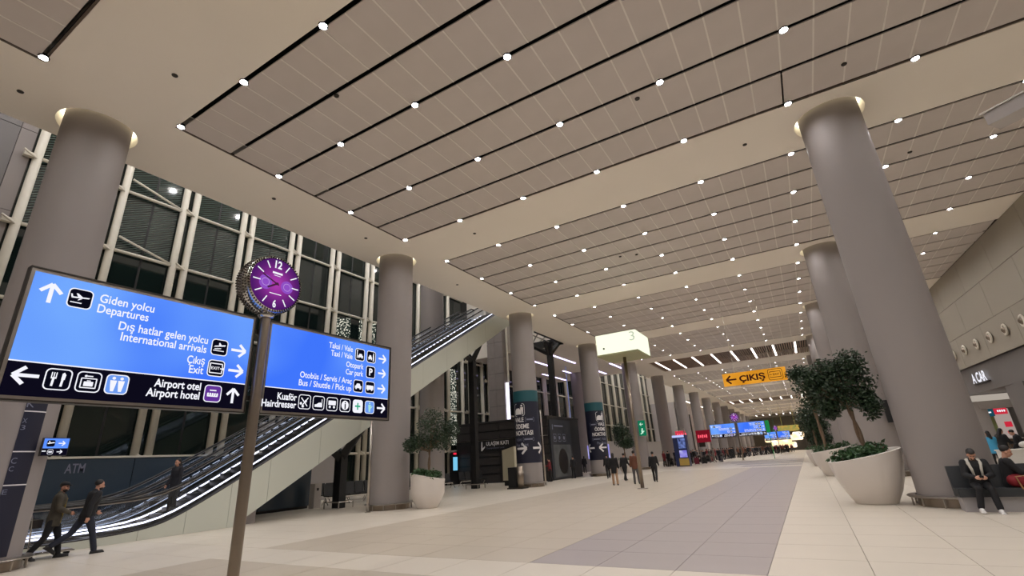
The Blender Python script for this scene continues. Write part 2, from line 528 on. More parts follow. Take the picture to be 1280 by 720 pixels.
def panel_mesh(w, l):
    q = MB(); q.box(-w / 2, w / 2, -l / 2, l / 2, 0, .022)
    return q.mesh('ceiling_panel', M_panel)
PW, PL = .785, 1.6
PM = panel_mesh(PW - .022, PL - .13)
LPX = [-13.92 + 3.14 * i for i in range(9)]
cname = ['nearest', 'second nearest', 'third nearest', 'fourth nearest']
dl_me = MB(); dl_me.lathe([(.094, -.016), (.112, -.016), (.112, .06), (.001, .06)], 16, cap=False); dl_me.lathe([(.094, -.016), (.093, .05)], 16, cap=False); dl_me = dl_me.mesh('downlight', M_blacksteel)
dlens = MB(); dlens.lathe([(.001, .0), (.091, .0)], 10, cap=False); dlens = dlens.mesh('lens', E_down)
n_dl = 0
far_dl = MB(); far_dl_r = MB()
for k in range(-1, KMAX + 1):
    wood = k in (4, 9, 14)
    y0, y1 = Y0(k), Y1(k)
    nm = {-1: 'cut off by the top left corner', 0: 'nearest and largest, above the signboard', 1: 'second from the signboard', 2: 'third from the signboard', 3: 'fourth from the signboard'}.get(k)
    if wood:
        t = thing('ceiling_coffer', {4: 'ceiling coffer of walnut slats and line lamps behind the yellow exit sign', 9: 'second ceiling coffer of walnut slats, farther down the hall', 14: 'farthest ceiling coffer of walnut slats near the end of the hall'}[k], 'ceiling', (0, 0, 0), 0, 'slatted coffers')
        b = MB(); b.box(CL, wallx(y0) + .5, y0 + 7.9, y1, H, H + .6); obj('ceiling_infill', b, M_ceil, ceiling)
        y1 = y0 + 7.9
        s_ = MB(); x = CL + .15
        while x < wallx(y0) - .05:
            s_.box(x, x + .1, y0, y1, H + .0, H + .14); x += .215
        o = obj('slat', s_, M_slat, t); o['kind'] = 'stuff'
        for i in range(12):
            lx = -13.2 + 2.04 * i
            if lx > wallx(y1) - .3: continue
            l = MB(); l.box(lx - .085, lx + .085, y0 + .15, y1 - .7, H - .03, H - .002)
            lo = obj('line_lamp', l, E_line)
            tag(lo, 'white line lamp in the %s walnut slatted coffer, %s from the left' % ({4: 'nearest', 9: 'middle', 14: 'farthest'}[k], ORD[i]), 'lamp', 'line lamps in the slatted coffers')
        continue
    t = thing('ceiling_coffer', 'mesh-panelled ceiling coffer with black slots, ' + (nm or '%s from the signboard' % ORD[k]), 'ceiling', (0, 0, 0), 0, 'mesh panel coffers')
    xr = wallx(y0 + 5)
    q = MB(); q.box(CL, CL + .055, y0, y1, H - .004, H + .06); obj('edge_trim', q, M_trim, t)
    q = MB(); q.box(CL, xr + .3, y1 - .05, y1 - .002, H + .02, H + .1); obj('edge_rail', q, M_trim, t)
    q = MB()
    for j in range(6):
        ya = y0 + .07 + 1.6 * j + .065
        q.box(CL + .05, xr + .2, ya, ya + PL - .13, H + .042, H + .05)
    obj('backing_sheet', q, M_panel, t)
    q = MB()
    for j in range(6):
        ya = y0 + .07 + 1.6 * j + .065
        for i in range(1, int((xr - CL) / PW) + 1):
            x = CL + .06 + PW * i
            if x < wallx(y1) - .05: q.box(x - .02, x + .02, ya, ya + PL - .13, H + .004, H + .03)
    o = obj('joint_strip', q, M_joint, t); o['kind'] = 'stuff'
    if k == -1:
        rng = [(i, j) for j in range(2, 6) for i in range(0, 14)]
    elif k <= 3:
        rng = [(i, j) for j in range(6) for i in range(int((xr - CL) / PW) + 1)]
    else: rng = None
    if rng:
        for i, j in rng:
            x = CL + .06 + PW * (i + .5); y = y0 + .07 + 1.6 * j + .8
            if x + PW / 2 > wallx(y + .8) + .02:
                wv = wallx(y + .8) + .0 - (x - PW / 2)
                if wv < .12: continue
                o = link('ceiling_panel', panel_mesh(wv - .02, PL - .13), t); o.location = (x - PW / 2 + wv / 2, y, H + .012)
            else:
                o = link('ceiling_panel', PM, t); o.location = (x, y, H + .012)
    rest = None
    if k == -1: rest = [(i, j) for j in range(6) for i in range(int((xr - CL) / PW)) if (i, j) not in set(rng)]
    if k > 3: rest = [(i, j) for j in range(6) for i in range(int((xr - CL) / PW))]
    if rest:
        q = MB()
        for i, j in rest:
            x = CL + .06 + PW * (i + .5); y = y0 + .07 + 1.6 * j + .8
            hw, hl = PW / 2 - .011, PL / 2 - .065
            q.box(x - hw, x + hw, y - hl, y + hl, H + .012, H + .034)
        o = obj('ceiling_panel', q, M_panel, t); o['kind'] = 'stuff'
    if k == 0:
        q = MB(); xs = CL + .06 + PW * 20; q.box(xs - .02, xs + .02, y0 + .07 + 8.0, y0 + .07 + 9.6, H + .004, H + .01); obj('access_gap', q, M_black, t)
    for si, j in enumerate((0, 2, 4, 6)):
        y = y0 + .07 + 1.6 * j
        for i, x in enumerate(LPX):
            if x > wallx(y) - .2: continue
            if k <= 6 and n_dl < 290:
                n_dl += 1
                d = link('downlight', dl_me); d.location = (x, y, H - .012)
                e = link('lens', dlens, d); e.location = (0, 0, .026)
                cn = {-1: 'the top left coffer', 0: 'the nearest coffer'}.get(k, 'the %s coffer from the signboard' % ORD[k])
                tag(d, 'downlight %s from the windows, %s lit slot of %s' % (ORD[i], ORD[si], cn), 'downlight', 'round ceiling downlights')
            else:
                far_dl.lathe([(.001, H + .015), (.09, H + .015)], 8, (x, y), cap=False); far_dl_r.lathe([(.001, H + .03), (.1, H + .03), (.1, H - .036), (.112, H - .036)], 8, (x, y), cap=False)
o = obj('distant_downlights', far_dl, E_down); rg = obj('trim_rings', far_dl_r, M_blacksteel, o); rg['kind'] = 'stuff'; tag(o, 'rows of tiny downlights in the coffers at the far end of the hall', 'downlight', None, 'stuff')

# line lamps in the low ceiling over the window side
for i, (x, ya, yb) in enumerate(((-26.2, 52.4, 59.2), (-23.4, 52.4, 54.6), (-22.1, 57, 59.5), (-20.35, 52.6, 58.9), (-17.45, 52.3, 57.2),(-23.2, 43, 49), (-20.35, 43, 49))):
    q = MB(); q.box(x - .1, x + .1, ya, yb, H - .045, H - .002)
    tag(obj('line_lamp', q, E_violet), 'violet-white line lamp, %s in the low ceiling on the window side' % ORD[i], 'lamp', 'violet line lamps')

# ================================================================ COLUMNS
def column(x, y, label, wrap=None, rad=.83):
    t = thing('column', label, 'column', (x, y, 0)); t['kind'] = 'structure'
    q = MB(); q.lathe([(rad, .0), (rad, H + .44)], 48, cap=False)
    obj('shaft', q, M_column, t, angle=60)
    q = MB(); q.lathe([(rad + .035, 0.0), (rad + .035, .2)], 40, cap=False); obj('plinth', q, M_pole, t, smooth=True)
    q = MB(); q.lathe([(rad + .05, .2), (rad + .19, .2), (rad + .22, .225), (rad + .19, .25), (rad + .05, .25), (rad + .05, .2)], 40, cap=False)
    for j in range(12):
        a = 2 * PI * j / 12; cx, cy = (rad + .13) * math.cos(a), (rad + .13) * math.sin(a)
        q.lathe([(.02, 0), (.02, .21)], 6, (cx, cy))
    obj('bumper_rail', q, M_steel, t, angle=40)
    q = MB(); q.lathe([(rad + .01, H + .40), (.985, H + .40)], 40, cap=False); obj('cove_lamp', q, E_cove, t)
    return t
side = {0: 'window side', 1: 'shop side'}
colL = []; colR = []
for k, y in enumerate(cols_y[:15]):
    pos = 'nearest' if k == 0 else ORD[k] + ' from the nearest'
    lab = ['thick grey round column beside the left end of the signboard', 'thick grey round column between the signboard and the left planter', 'grey round column with navy sign pointing right', 'grey round column with navy sign pointing left', 'grey round column with small green exit sign behind the lightbox pole'][k] if k < 5 else 'distant grey round column, %s in the window-side row' % ORD[k]
    colL.append(column(-16.0, y + (.25 if k == 0 else 0), lab, None, .78 if k == 0 else .83))
    if k < 9:
        lab = ['grey round column cut off by the top right corner', 'massive grey round column behind the seated man', 'grey round column behind the right planter tree', 'grey round column behind the one with the tree'][k] if k < 4 else 'distant grey round column, %s in the shop-side row' % ORD[k]
        colR.append(column(XR, y, lab))
for k, (x, y) in enumerate(((-21.9, 26.3), (-23.0, 55.6))):
    q = thing('column', ['grey column behind the upper flight of the escalator', 'grey column by the windows behind the black lift lobby', 'grey column by the windows, third from the escalator', 'grey column by the windows, fourth from the escalator', 'grey column by the windows, fifth from the escalator', 'grey column by the windows, sixth from the escalator'][k], 'column', (x, y, 0)); q['kind'] = 'structure'
    m = MB(); m.lathe([(.84, 0), (.84, 21.8 if y < 39 else H)], 40, cap=False); obj('shaft', m, M_column, q, smooth=True)

# ================================================================ RIGHT WALL
WD = Vector((-.05, 1, 0)).normalized(); WN = Vector((-1, -.05, 0)).normalized()
def wallrun(zs0, zs1, ya, yb, dx, th, mb, gap=.012):
    p = [(wallx(ya) + dx, ya), (wallx(yb) + dx, yb)]
    mb.add([(p[0][0], ya, zs0), (p[1][0], yb, zs0), (p[1][0], yb, zs1), (p[0][0], ya, zs1), (p[0][0] + th, ya, zs0), (p[1][0] + th, yb, zs0), (p[1][0] + th, yb, zs1), (p[0][0] + th, ya, zs1)],
           [(0, 1, 2, 3), (7, 6, 5, 4), (0, 4, 5, 1), (3, 2, 6, 7), (0, 3, 7, 4), (1, 5, 6, 2)])
b = MB(); wallrun(5.66, 12.1, -13, 70, .05, .35, b); wallrun(5.66, 12.1, 70, 206, .05, .35, b)
wall_r = struct('wall_right', b, M_darksteel, 'tall warm grey panelled wall above the shops', 'wall')
zr = [5.66, 7.58, 9.6, H]
for r in range(3):
    ys = [-13, -2, 9] + [20 + 4.35 * i + (2.1 if r % 2 else 0) for i in range(12)] + [78, 90, 105, 120, 140, 165, 206]
    for ya, yb in zip(ys, ys[1:]):
        q = MB()
        if ya < 70 < yb: ys2 = [(ya, 70), (70, yb)]
        else: ys2 = [(ya, yb)]
        for a, c in ys2: wallrun(zr[r] + (.0 if r else 0), zr[r + 1] - .025, a + .012, c - .012, 0, .06, q)
        obj('wall_panel', q, M_wall, wall_r)
# jet nozzles
for i in range(9):
    y = 32.2 + 2.13 * (i - 0)
    x = wallx(y)
    t = thing('air_nozzle', 'round white air jet nozzle on the right wall, %s from the right edge' % ORD[i], 'vent', (x - .035, y, 6.66), -math.atan(-.05) * 0, 'round air nozzles')
    rot = Matrix.Rotation(R(-90), 4, 'Y')
    q = MB(); q.lathe([(.29, 0), (.33, .03), (.31, .07), (.2, .08), (.17, .02)], 24, cap=False); q.v = [rot @ v for v in q.v]; obj('ring', q, M_white, t, smooth=True)
    q = MB(); q.lathe([(.17, .02), (.17, .09), (.13, .15), (.08, .16), (.075, .08), (.001, .08)], 20, cap=False)
    rr = Matrix.Rotation(R(-90 - 25), 4, 'Y'); q.v = [rr @ v for v in q.v]; obj('jet', q, M_pole, t, smooth=True)
# fascia over the shops
b = MB(); wallrun(4.05, 5.64, -13, 70, .18, .3, b); wallrun(4.05, 5.64, 70, 206, .18, .3, b)
fas = struct('fascia', b, M_fascia, 'dark grey fascia band over the shop fronts', 'wall')
fas['kind'] = 'structure'
b = MB(); b.add([(wallx(-13) + .18, -13, 4.06), (18, -13, 4.06), (18, 206, 4.06), (8.68, 206, 4.06), (8.68, 70, 4.06)], [(0, 1, 2, 3, 4)])
b.add([(17.9, -13, 0), (17.9, 206, 0), (17.9, 206, 4.1), (17.9, -13, 4.1)], [(0, 1, 2, 3)])
struct('shop_ceiling', b, M_fascia, 'grey ceiling and back wall of the shop zone', 'wall')
# fascia lettering
def wframe(y, z, d=0): return (Vector((wallx(y) + .18 - d, y, z)), -WD, Vector((0, 0, 1)), WN)
t = thing('shop_sign', 'white lit channel letters reading A CAR on the grey fascia', 'sign', (0, 0, 0))
text(t, 'A CAR', E_white, wframe(40.6, 4.62, .1), 0, 0, .56, 2.35, 'C', .03, t=.02)
q = MB(); fr = wframe(40.6, 4.52, .02); q.prism([(-1.3, 0), (1.3, 0), (1.3, .05), (-1.3, .05)], fr, .08); obj('mounting_rail', q, M_darksteel, t)

# shop zone seen between the column and the edge of the picture
b = MB(); b.box(10.35, 11.0, 35.4, 38.1, -.02, 4.06); struct('pillar', b, M_fascia, 'plain grey pillar under the fascia at the right edge', 'column')
b = MB(); b.box(9.85, 10.75, 44.3, 44.6, -.02, 4.05); struct('partition', b, M_greywall, 'grey partition left of the lit shop counters', 'wall')
b = MB(); b.box(9.9, 12.0, 43.0, 44.2, 3.62, 3.95); tag(obj('glow_painted_soffit', b, emit('painted_soffit_light', (190, 180, 168), .8)), 'pale shop ceiling patch under the dark fascia, its light painted as glow', 'lamp')  # patch of shop ceiling; the light falling on it is painted as emission
b = MB(); b.box(10.4, 13.2, 44.2, 44.4, 3.1, 3.7); struct('bulkhead', b, M_greywall, 'grey bulkhead above the shop counter signs', 'wall')
t = thing('shop_counter', 'lit rental desk with lime panel under a small teal sign', 'counter', (0, 0, 0))
q = MB(); q.box(10.62, 11.35, 46.0, 46.1, 0, 2.95); obj('back_panel', q, mat('lime_panel', (150, 172, 110), .6), t)
q = MB(); q.box(10.6, 11.35, 45.6, 45.9, 2.65, 3.12); obj('sign_box', q, E_tealshop, t)
q = MB(); q.prism(bar(.15, .2, .6, .27, .09), (Vector((10.6, 45.59, 2.65)), Vector((1, 0, 0)), Vector((0, 0, 1)), Vector((0, -1, 0))), .01); obj('sign_print', q, E_white, t)
t = thing('shop_counter', 'brown rental desk with white back wall under a red sign', 'counter', (0, 0, 0))
q = MB(); q.box(11.4, 12.2, 46.0, 46.15, 0, 3.1); obj('back_panel', q, emit('shop_white_glow', (190, 172, 164), .7), t)
q = MB(); q.box(11.4, 12.0, 45.5, 45.8, 2.75, 3.15); obj('sign_box', q, emit('shop_red', (214, 44, 66), .85), t)
q = MB(); fr = (Vector((11.45, 45.49, 2.6)), Vector((1, 0, 0)), Vector((0, 0, 1)), Vector((0, -1, 0)))
for i in range(4): q.prism(rrect(.08 + .11 * i, .36, .08, .14, .03), fr, .01)
obj('sign_print', q, E_white, t)
q = MB(); q.box(11.75, 12.1, 45.9, 46, 1.9, 2.25); q.box(11.75, 11.95, 45.9, 46, 1.5, 1.65); obj('poster', q, MATS['shop_red'], t)
q = MB(); q.box(11.35, 12.6, 44.9, 45.4, 0, 1.15); obj('desk', q, M_brownwood, t)
q = MB(); q.box(11.3, 12.65, 44.85, 45.45, 1.15, 1.2); obj('desk_top', q, M_shop_white, t)
for y in (20, 30, 40, 50, 62):
    q = MB(); q.box(wallx(y) + 2.2, wallx(y) + 2.8, y, y + 1.6, 3.98, 4.03)
    tag(obj('shop_lamp', q, E_shop), 'square lamp in the shop ceiling %d m along the shops' % y if False else 'square lamp in the shop ceiling, %s from the camera' % ORD[(y - 20) // 10], 'lamp', 'shop ceiling lamps')
# red shop light and black advertising board farther along
q = MB(); q.box(5.28, 5.45, 40.17, 40.3, 0, 3.95); tag(obj('red_light_panel', q, E_red), 'tall red glowing panel seen between two right-hand columns', 'sign')
t = thing('display_board', 'black display board with white ring below the red panel', 'sign', (0, 0, 0))
q = MB(); q.box(5.0, 5.45, 40.0, 40.15, .25, 2.35); obj('board', q, M_blacksteel, t)
q = MB(); fr = (Vector((5.22, 39.99, .85)), Vector((1, 0, 0)), Vector((0, 0, 1)), Vector((0, -1, 0))); q.ringprism(circ(0, 0, .2, 20), circ(0, 0, .13, 20), fr, .004); obj('ring_print', q, M_whiteprint, t)
q = MB(); q.box(5.0, 5.45, 40.0, 40.15, 0, .24); obj('stand', q, M_greywall, t)
# blade screens on the third right-hand column
for i, (x, y, z0, z1) in enumerate(((2.02, 28.35, 4.15, 5.25), (3.35, 28.25, 2.3, 3.3))):
    t = thing('screen', ['upper black screen mounted on the column behind the tree', 'lower black screen mounted on the column behind the tree'][i], 'screen', (x, y, z0))
    q = MB(); q.box(0, .42, -.06, .06, 0, z1 - z0); obj('housing', q, M_blacksteel, t)
    q = MB(); q.box(.46, .5, -.02, .02, -.2, z1 - z0 + .2); q.box(.4, .5, 0, .04, .2, .25); obj('bracket', q, M_steel, t)

# ================================================================ FAR END
b = MB(); b.box(-28, 10, 205, 205.4, 0, H + .2); struct('wall_end', b, M_wall, 'distant end wall of the hall', 'wall')
random.seed(3)
t = thing('shop_pavilion', 'brightly lit warm white shop pavilion at the far end of the hall', 'shop', (0, 0, 0))
for i, (x0, x1, z0, z1, y) in enumerate(((-11, -7.5, 2.6, 3.9, 168), (-8, -4, 1.6, 3.6, 166), (-5, -1, 2.8, 4.3, 167), (-9.5, -6, .5, 2.6, 170), (-3.4, -.4, 3.6, 5.0, 165), (-6.4, -3, 0.8, 2.4, 169))):
    q = MB(); q.prism(rrect((x0 + x1) / 2, (z0 + z1) / 2, x1 - x0, z1 - z0, .4), (Vector((0, y, 0)), Vector((1, 0, 0)), Vector((0, 0, 1)), Vector((0, -1, 0))), 1.5)
    obj('light_panel', q, E_warm, t)
q = MB(); q.box(-3.6, -.2, 163.6, 166, 4.5, 4.75); q.box(-11, -.3, 170.5, 171, 0, 5.2); obj('canopy', q, M_darksteel, t)
q = MB(); q.box(-6.2, -1.2, 150, 150.3, 5.0, 6.5); q.tube([(-5, 150.1, 6.5), (-5, 150.1, H)], .04, 6); q.tube([(-2, 150.1, 6.5), (-2, 150.1, H)], .04, 6); tag(obj('overhead_sign', q, emit('amber_banner', (206, 168, 84), .8, (150, 160, 90), 1.5)), 'amber overhead banner sign far down the hall', 'sign')
q = MB(); q.box(-7.5, -6.3, 150, 150.3, 5.0, 6.2); q.tube([(-7, 150.1, 6.2), (-7, 150.1, H)], .04, 6); tag(obj('overhead_sign', q, emit('green_banner', (50, 104, 70), .8)), 'green overhead sign far down the hall', 'sign')
t = thing('info_sign', 'dark blue sign with white figure beside the far right tree', 'sign', (0, 0, 0))
q = MB(); q.box(.02, .66, 60, 60.15, 3.65, 4.55); obj('panel', q, emit('ink_blue', (12, 30, 60), 1.0), t)
fr = (Vector((.34, 59.99, 4.1)), Vector((1, 0, 0)), Vector((0, 0, 1)), Vector((0, -1, 0)))
q = MB(); q.prism(circ(0, .25, .07, 10), fr, .01); q.prism(bar(0, .15, 0, -.3, .1), fr, .01); obj('figure_print', q, E_white, t)
q = MB(); q.tube([(.62, 60.1, 0), (.62, 60.1, 3.65)], .04, 8); obj('post', q, M_steel, t)
# added closing wall behind the viewer to bounce light, roof over the void
b = MB(); b.box(-28, 14, -13.4, -13, -.02, 22); struct('wall_closing', b, M_wall, 'added closing wall behind the viewer, unseen', 'wall')
b = MB(); b.box(-28.4, -16, -13.4, 110, 22, 22.3); b.box(-28, SLX, 60.2, 60.5, H + .6, 22); b.box(-28, SLX, 106, 106.3, H + .6, 22); b.box(SLX, SLX + .3, 60.5, 106, H + 4.6, 22); b.box(-28, SLX, 39.3, 39.6, H + .6, 22); b.box(SLX, SLX + .3, -13, 39.6, H + 4.6, 22)
struct('roof', b, M_ceil, 'high roof over the escalator void', 'ceiling')
q = 0
for i, (x, y) in enumerate([(x, y) for y in (-6, -1, 4, 9, 14, 19, 24, 29, 34, 64, 71, 78, 85, 92, 99) for x in (-26, -22.5, -19)]):
    m = MB(); m.lathe([(.001, 21.9), (.15, 21.9)], 12, (x, y), cap=False)
    o = obj('roof_lamp', m, E_roof); tag(o, 'round roof lamp over the escalator void, %s from the viewer' % ORD[i], 'lamp', 'lamps under the high roof')
# ================================================================ WINDOW FACADE
FX = -27.7
def window(n, yc0, yc1, ztop, rails, label, zbot=0.0, frit=None, panes_low=None, gap=.29, sides=(-1, 1)):
    "one bay between two post pairs centred at yc0 and yc1; the posts of yc0 belong to it"
    t = thing('window_%d' % n, label, 'window', (0, 0, 0)); t['kind'] = 'structure'
    ya, yb = yc0 + .46, yc1 - .46
    ym = (ya + yb) / 2
    zs = [zbot] + [r for r in rails if zbot < r < ztop] + [ztop]
    for za, zb in zip(zs, zs[1:]):
        for a, c in ((ya, ym), (ym, yb)):
            q = MB(); q.box(FX - .05, FX - .02, a + .03, c - .03, za + .02, zb - .02)
            obj('pane', q, M_frit if frit and za >= frit - .1 else M_glass, t)
    q = MB(); q.box(FX - .12, FX - .01, ym - .05, ym + .05, zbot, ztop); obj('mullion', q, M_blacksteel, t)
    q = MB(); q.box(FX - .06, FX - .02, yc0 - .46, yc0 + .46, zbot, ztop); obj('side_pane', q, M_glass, t)
    for s in sides:
        q = MB(); q.tube([(FX + .12, yc0 + s * gap, zbot), (FX + .12, yc0 + s * gap, ztop)], .17, 14, flat=1.1); obj('post', q, M_white, t, smooth=True)
    for r in rails:
        if not zbot < r < ztop: continue
        q = MB(); q.tube([(FX + .16, ya - .06, r), (FX + .16, yb + .06, r)], .085, 10); obj('rail', q, M_white, t, smooth=True)
        q = MB(); q.box(FX + .06, FX + .3, yc0 - .2, yc0 + .2, r - .1, r + .1); q.tube([(FX + .3, yc0 - .24, r + .16), (FX + .3, yc0 + .24, r - .12)], .05, 8); obj('bracket', q, M_white, t)
    return t
yc = [4.78 + 3.42 * i - (.72 if i >= 8 else 0) for i in range(0, 33)]
for i, y in enumerate(yc[:-1]):
    top = 22 if y < 37 or 60 < y < 105 else H
    if y < 27: rails = [2.75, 5.9, 9.25, 12.62, 15.95, 19.3]
    elif y < 41: rails = [2.75, 6.25, 11.15, 17.4]
    else: rails = [2.75, 6.3, 9.6, 13.2, 17]
    zb = 0
    where = '%s window bay from the left, %s' % (ORD[i], 'above the dark blue screen wall' if i < 3 else ('behind the escalator' if i < 9 else ('beyond the lift tower' if i < 12 else 'far down the hall')))
    t = window(i + 1, y, yc[i + 1], top, rails, 'dark night glazing between twin white posts, ' + where, zb, 12.62 if i < 4 else None, None, .62 if 9 <= i <= 12 else .29, (1,) if i == 0 else (-1, 1))
    if i == 1:   # crossed bracing rods of the bay beside the column
        for z in (12.62, 15.95):
            q = MB(); q.tube([(FX + .2, y + .5, z + .75), (FX + .2, yc[i + 1] - .45, z + .05)], .06, 8); obj('brace', q, M_white, t, smooth=True)
b = MB(); b.box(-28.3, -28.0, -13, 206, 0, 22); struct('wall_left', b, M_blacksteel, 'dark wall outside behind the glazing', 'wall')
# panelled wall left of the first column
b = MB(); b.box(FX - .2, FX - .01, -13, 4.86, 0, 22)
wl = struct('wall_left_end', b, M_darksteel, 'grey cladding panels left of the nearest column', 'wall')
for j, (za, zb) in enumerate(((0, 4.4), (4.4, 8.8), (8.8, 13.1), (13.1, 17.2), (17.2, 21.9))):
    for ya, yb in ((-13, -6), (-6, -1.5), (-1.5, 1.2), (1.2, 4.27), (4.27, 4.84)):
        q = MB(); q.box(FX, FX + .05, ya + .015, yb - .015, za + .015, zb - .015); obj('wall_panel', q, M_fascia if ya == 1.2 and za > 12 else M_column, wl)
# pale wall behind the seats
b = MB(); b.box(FX + .3, FX + .6, 17.3, 23.6, 0, 4.6); struct('wall_low', b, M_greywall, 'pale grey low wall behind the black seats', 'wall')
# screens, and glittering dot sheets added in front of the opaque glass
t = thing('glitter_sheet', 'small added glittering curtain just above the right signboard', 'decoration', (0, 0, 0), 0, 'glittering sheets')
def glitter():
    m = bpy.data.materials.new('glitter'); m.use_nodes = True; nt = m.node_tree; nt.nodes.clear()
    o = nt.nodes.new('ShaderNodeOutputMaterial'); e = nt.nodes.new('ShaderNodeEmission')
    v = nt.nodes.new('ShaderNodeTexVoronoi'); v.inputs['Scale'].default_value = 7.5
    tc = nt.nodes.new('ShaderNodeTexCoord'); cr = nt.nodes.new('ShaderNodeValToRGB')
    cr.color_ramp.elements[0].position = .28; cr.color_ramp.elements[0].color = (.95, .92, .78, 1)
    cr.color_ramp.elements[1].position = .45; cr.color_ramp.elements[1].color = (.02, .03, .025, 1)
    nt.links.new(tc.outputs['Object'], v.inputs['Vector']); nt.links.new(v.outputs['Distance'], cr.inputs[0]); nt.links.new(cr.outputs[0], e.inputs[0]); nt.links.new(e.outputs[0], o.inputs[0])
    return m
M_glit = glitter()
for a, c, z0, z1 in ((22.3, 23.75, 10.4, 12.2), (24.6, 25.3, 10.6, 12.6), (25.6, 26.3, 10.6, 12.4)):
    q = MB(); q.add([(FX + .02, a, z0), (FX + .02, c, z0), (FX + .02, c, z1 + .3), (FX + .02, a, z1), (FX, a, z0), (FX, c, z0), (FX, c, z1 + .3), (FX, a, z1)], [(0, 1, 2, 3), (7, 6, 5, 4), (0, 4, 5, 1), (3, 2, 6, 7)]); obj('sheet', q, M_glit, t)
t = thing('glitter_sheet', 'tall narrow added glittering curtain in the window behind the planter tree', 'decoration', (0, 0, 0), 0, 'glittering sheets')
q = MB(); q.box(FX, FX + .02, 35.5, 36.8, 3.3, 10.2); obj('sheet', q, M_glit, t)
t = thing('info_totem', 'slim black totem with glowing cyan screen beside the window', 'screen', (0, 0, 0))
q = MB(); q.box(-27.1, -26.9, 34.9, 35.9, 0, 2.6); obj('housing', q, M_blacksteel, t)
q = MB(); q.box(-26.9, -26.88, 35.15, 35.75, 1.15, 2.25); obj('screen', q, E_cyan, t)
q = MB(); q.box(-26.9, -26.87, 35.2, 35.6, 2.45, 2.6); obj('red_strip', q, E_red, t)

# dark blue glazed box with ATM lettering
t = thing('atm_enclosure', 'long dark blue glazed enclosure with ATM lettering behind the escalators', 'wall', (0, 0, 0)); t['kind'] = 'structure'
q = MB(); q.box(-24.5, -22.12, 5.0, 17.0, 0, 2.58); obj('core', q, M_blacksteel, t)
ys = [5.0, 6.5, 9.1, 11.7, 14.3, 17.0]
for a, c in zip(ys, ys[1:]):
    q = MB(); q.box(-22.1, -22.0, a + .012, c - .012, .12, 2.52); obj('glass_panel', q, M_bluewall, t)
q = MB(); q.box(-24.5, -21.98, 4.98, 17.02, 2.55, 2.62); obj('top_rail', q, M_white, t)
fr = (Vector((-21.99, 7.08, 2.08)), Vector((0, 1, 0)), Vector((0, 0, 1)), Vector((1, 0, 0)))
text(t, 'ATM', M_greyprint, fr, 0, 0, .3, .55, 'L', .01)
q = MB()
for k in range(5):
    a = R(90 + 72 * k); q.prism(bar(.25, .12, .25 + .3 * math.cos(a), .12 + .14 * math.sin(a), .03), (Vector((-21.99, 11.1, 1.95)), Vector((0, 1, 0)), Vector((0, 0, 1)), Vector((1, 0, 0))), .003)
obj('emblem_print', q, M_greyprint, t)

# ================================================================ ESCALATORS
SL = math.tan(R(30))
def top_z(y):
    "line of the top of the cladding: flat landing, curve, 30 degree flight"
    zf = .16; zi = SL * (y - 8.2)
    k = .45
    return zf + (zi - zf) * .5 + math.sqrt(((zi - zf) * .5) ** 2 + k * k * .25) if y < 29 else SL * 20.8 + .0
def path(off, y0=5.0, y1=29.4, n=60):
    return [(y0 + (y1 - y0) * i / n, min(top_z(y0 + (y1 - y0) * i / n), 12.0) + off) for i in range(n + 1)]
def ribbon(mb, x0, x1, pts, h0, h1):
    "solid strip along the path between x0,x1 and heights h0..h1 above it"
    b0 = len(mb.v)
    for y, z in pts:
        for x, h in ((x0, h0), (x1, h0), (x1, h1), (x0, h1)): mb.v.append(Vector((x, y, z + h)))
    for i in range(len(pts) - 1):
        a = b0 + 4 * i; d = a + 4
        for j in range(4):
            k = (j + 1) % 4; mb.quadface(a + j, a + k, d + k, d + j)
    mb.quadface(b0, b0 + 3, b0 + 2, b0 + 1); e = b0 + 4 * (len(pts) - 1); mb.quadface(e, e + 1, e + 2, e + 3)
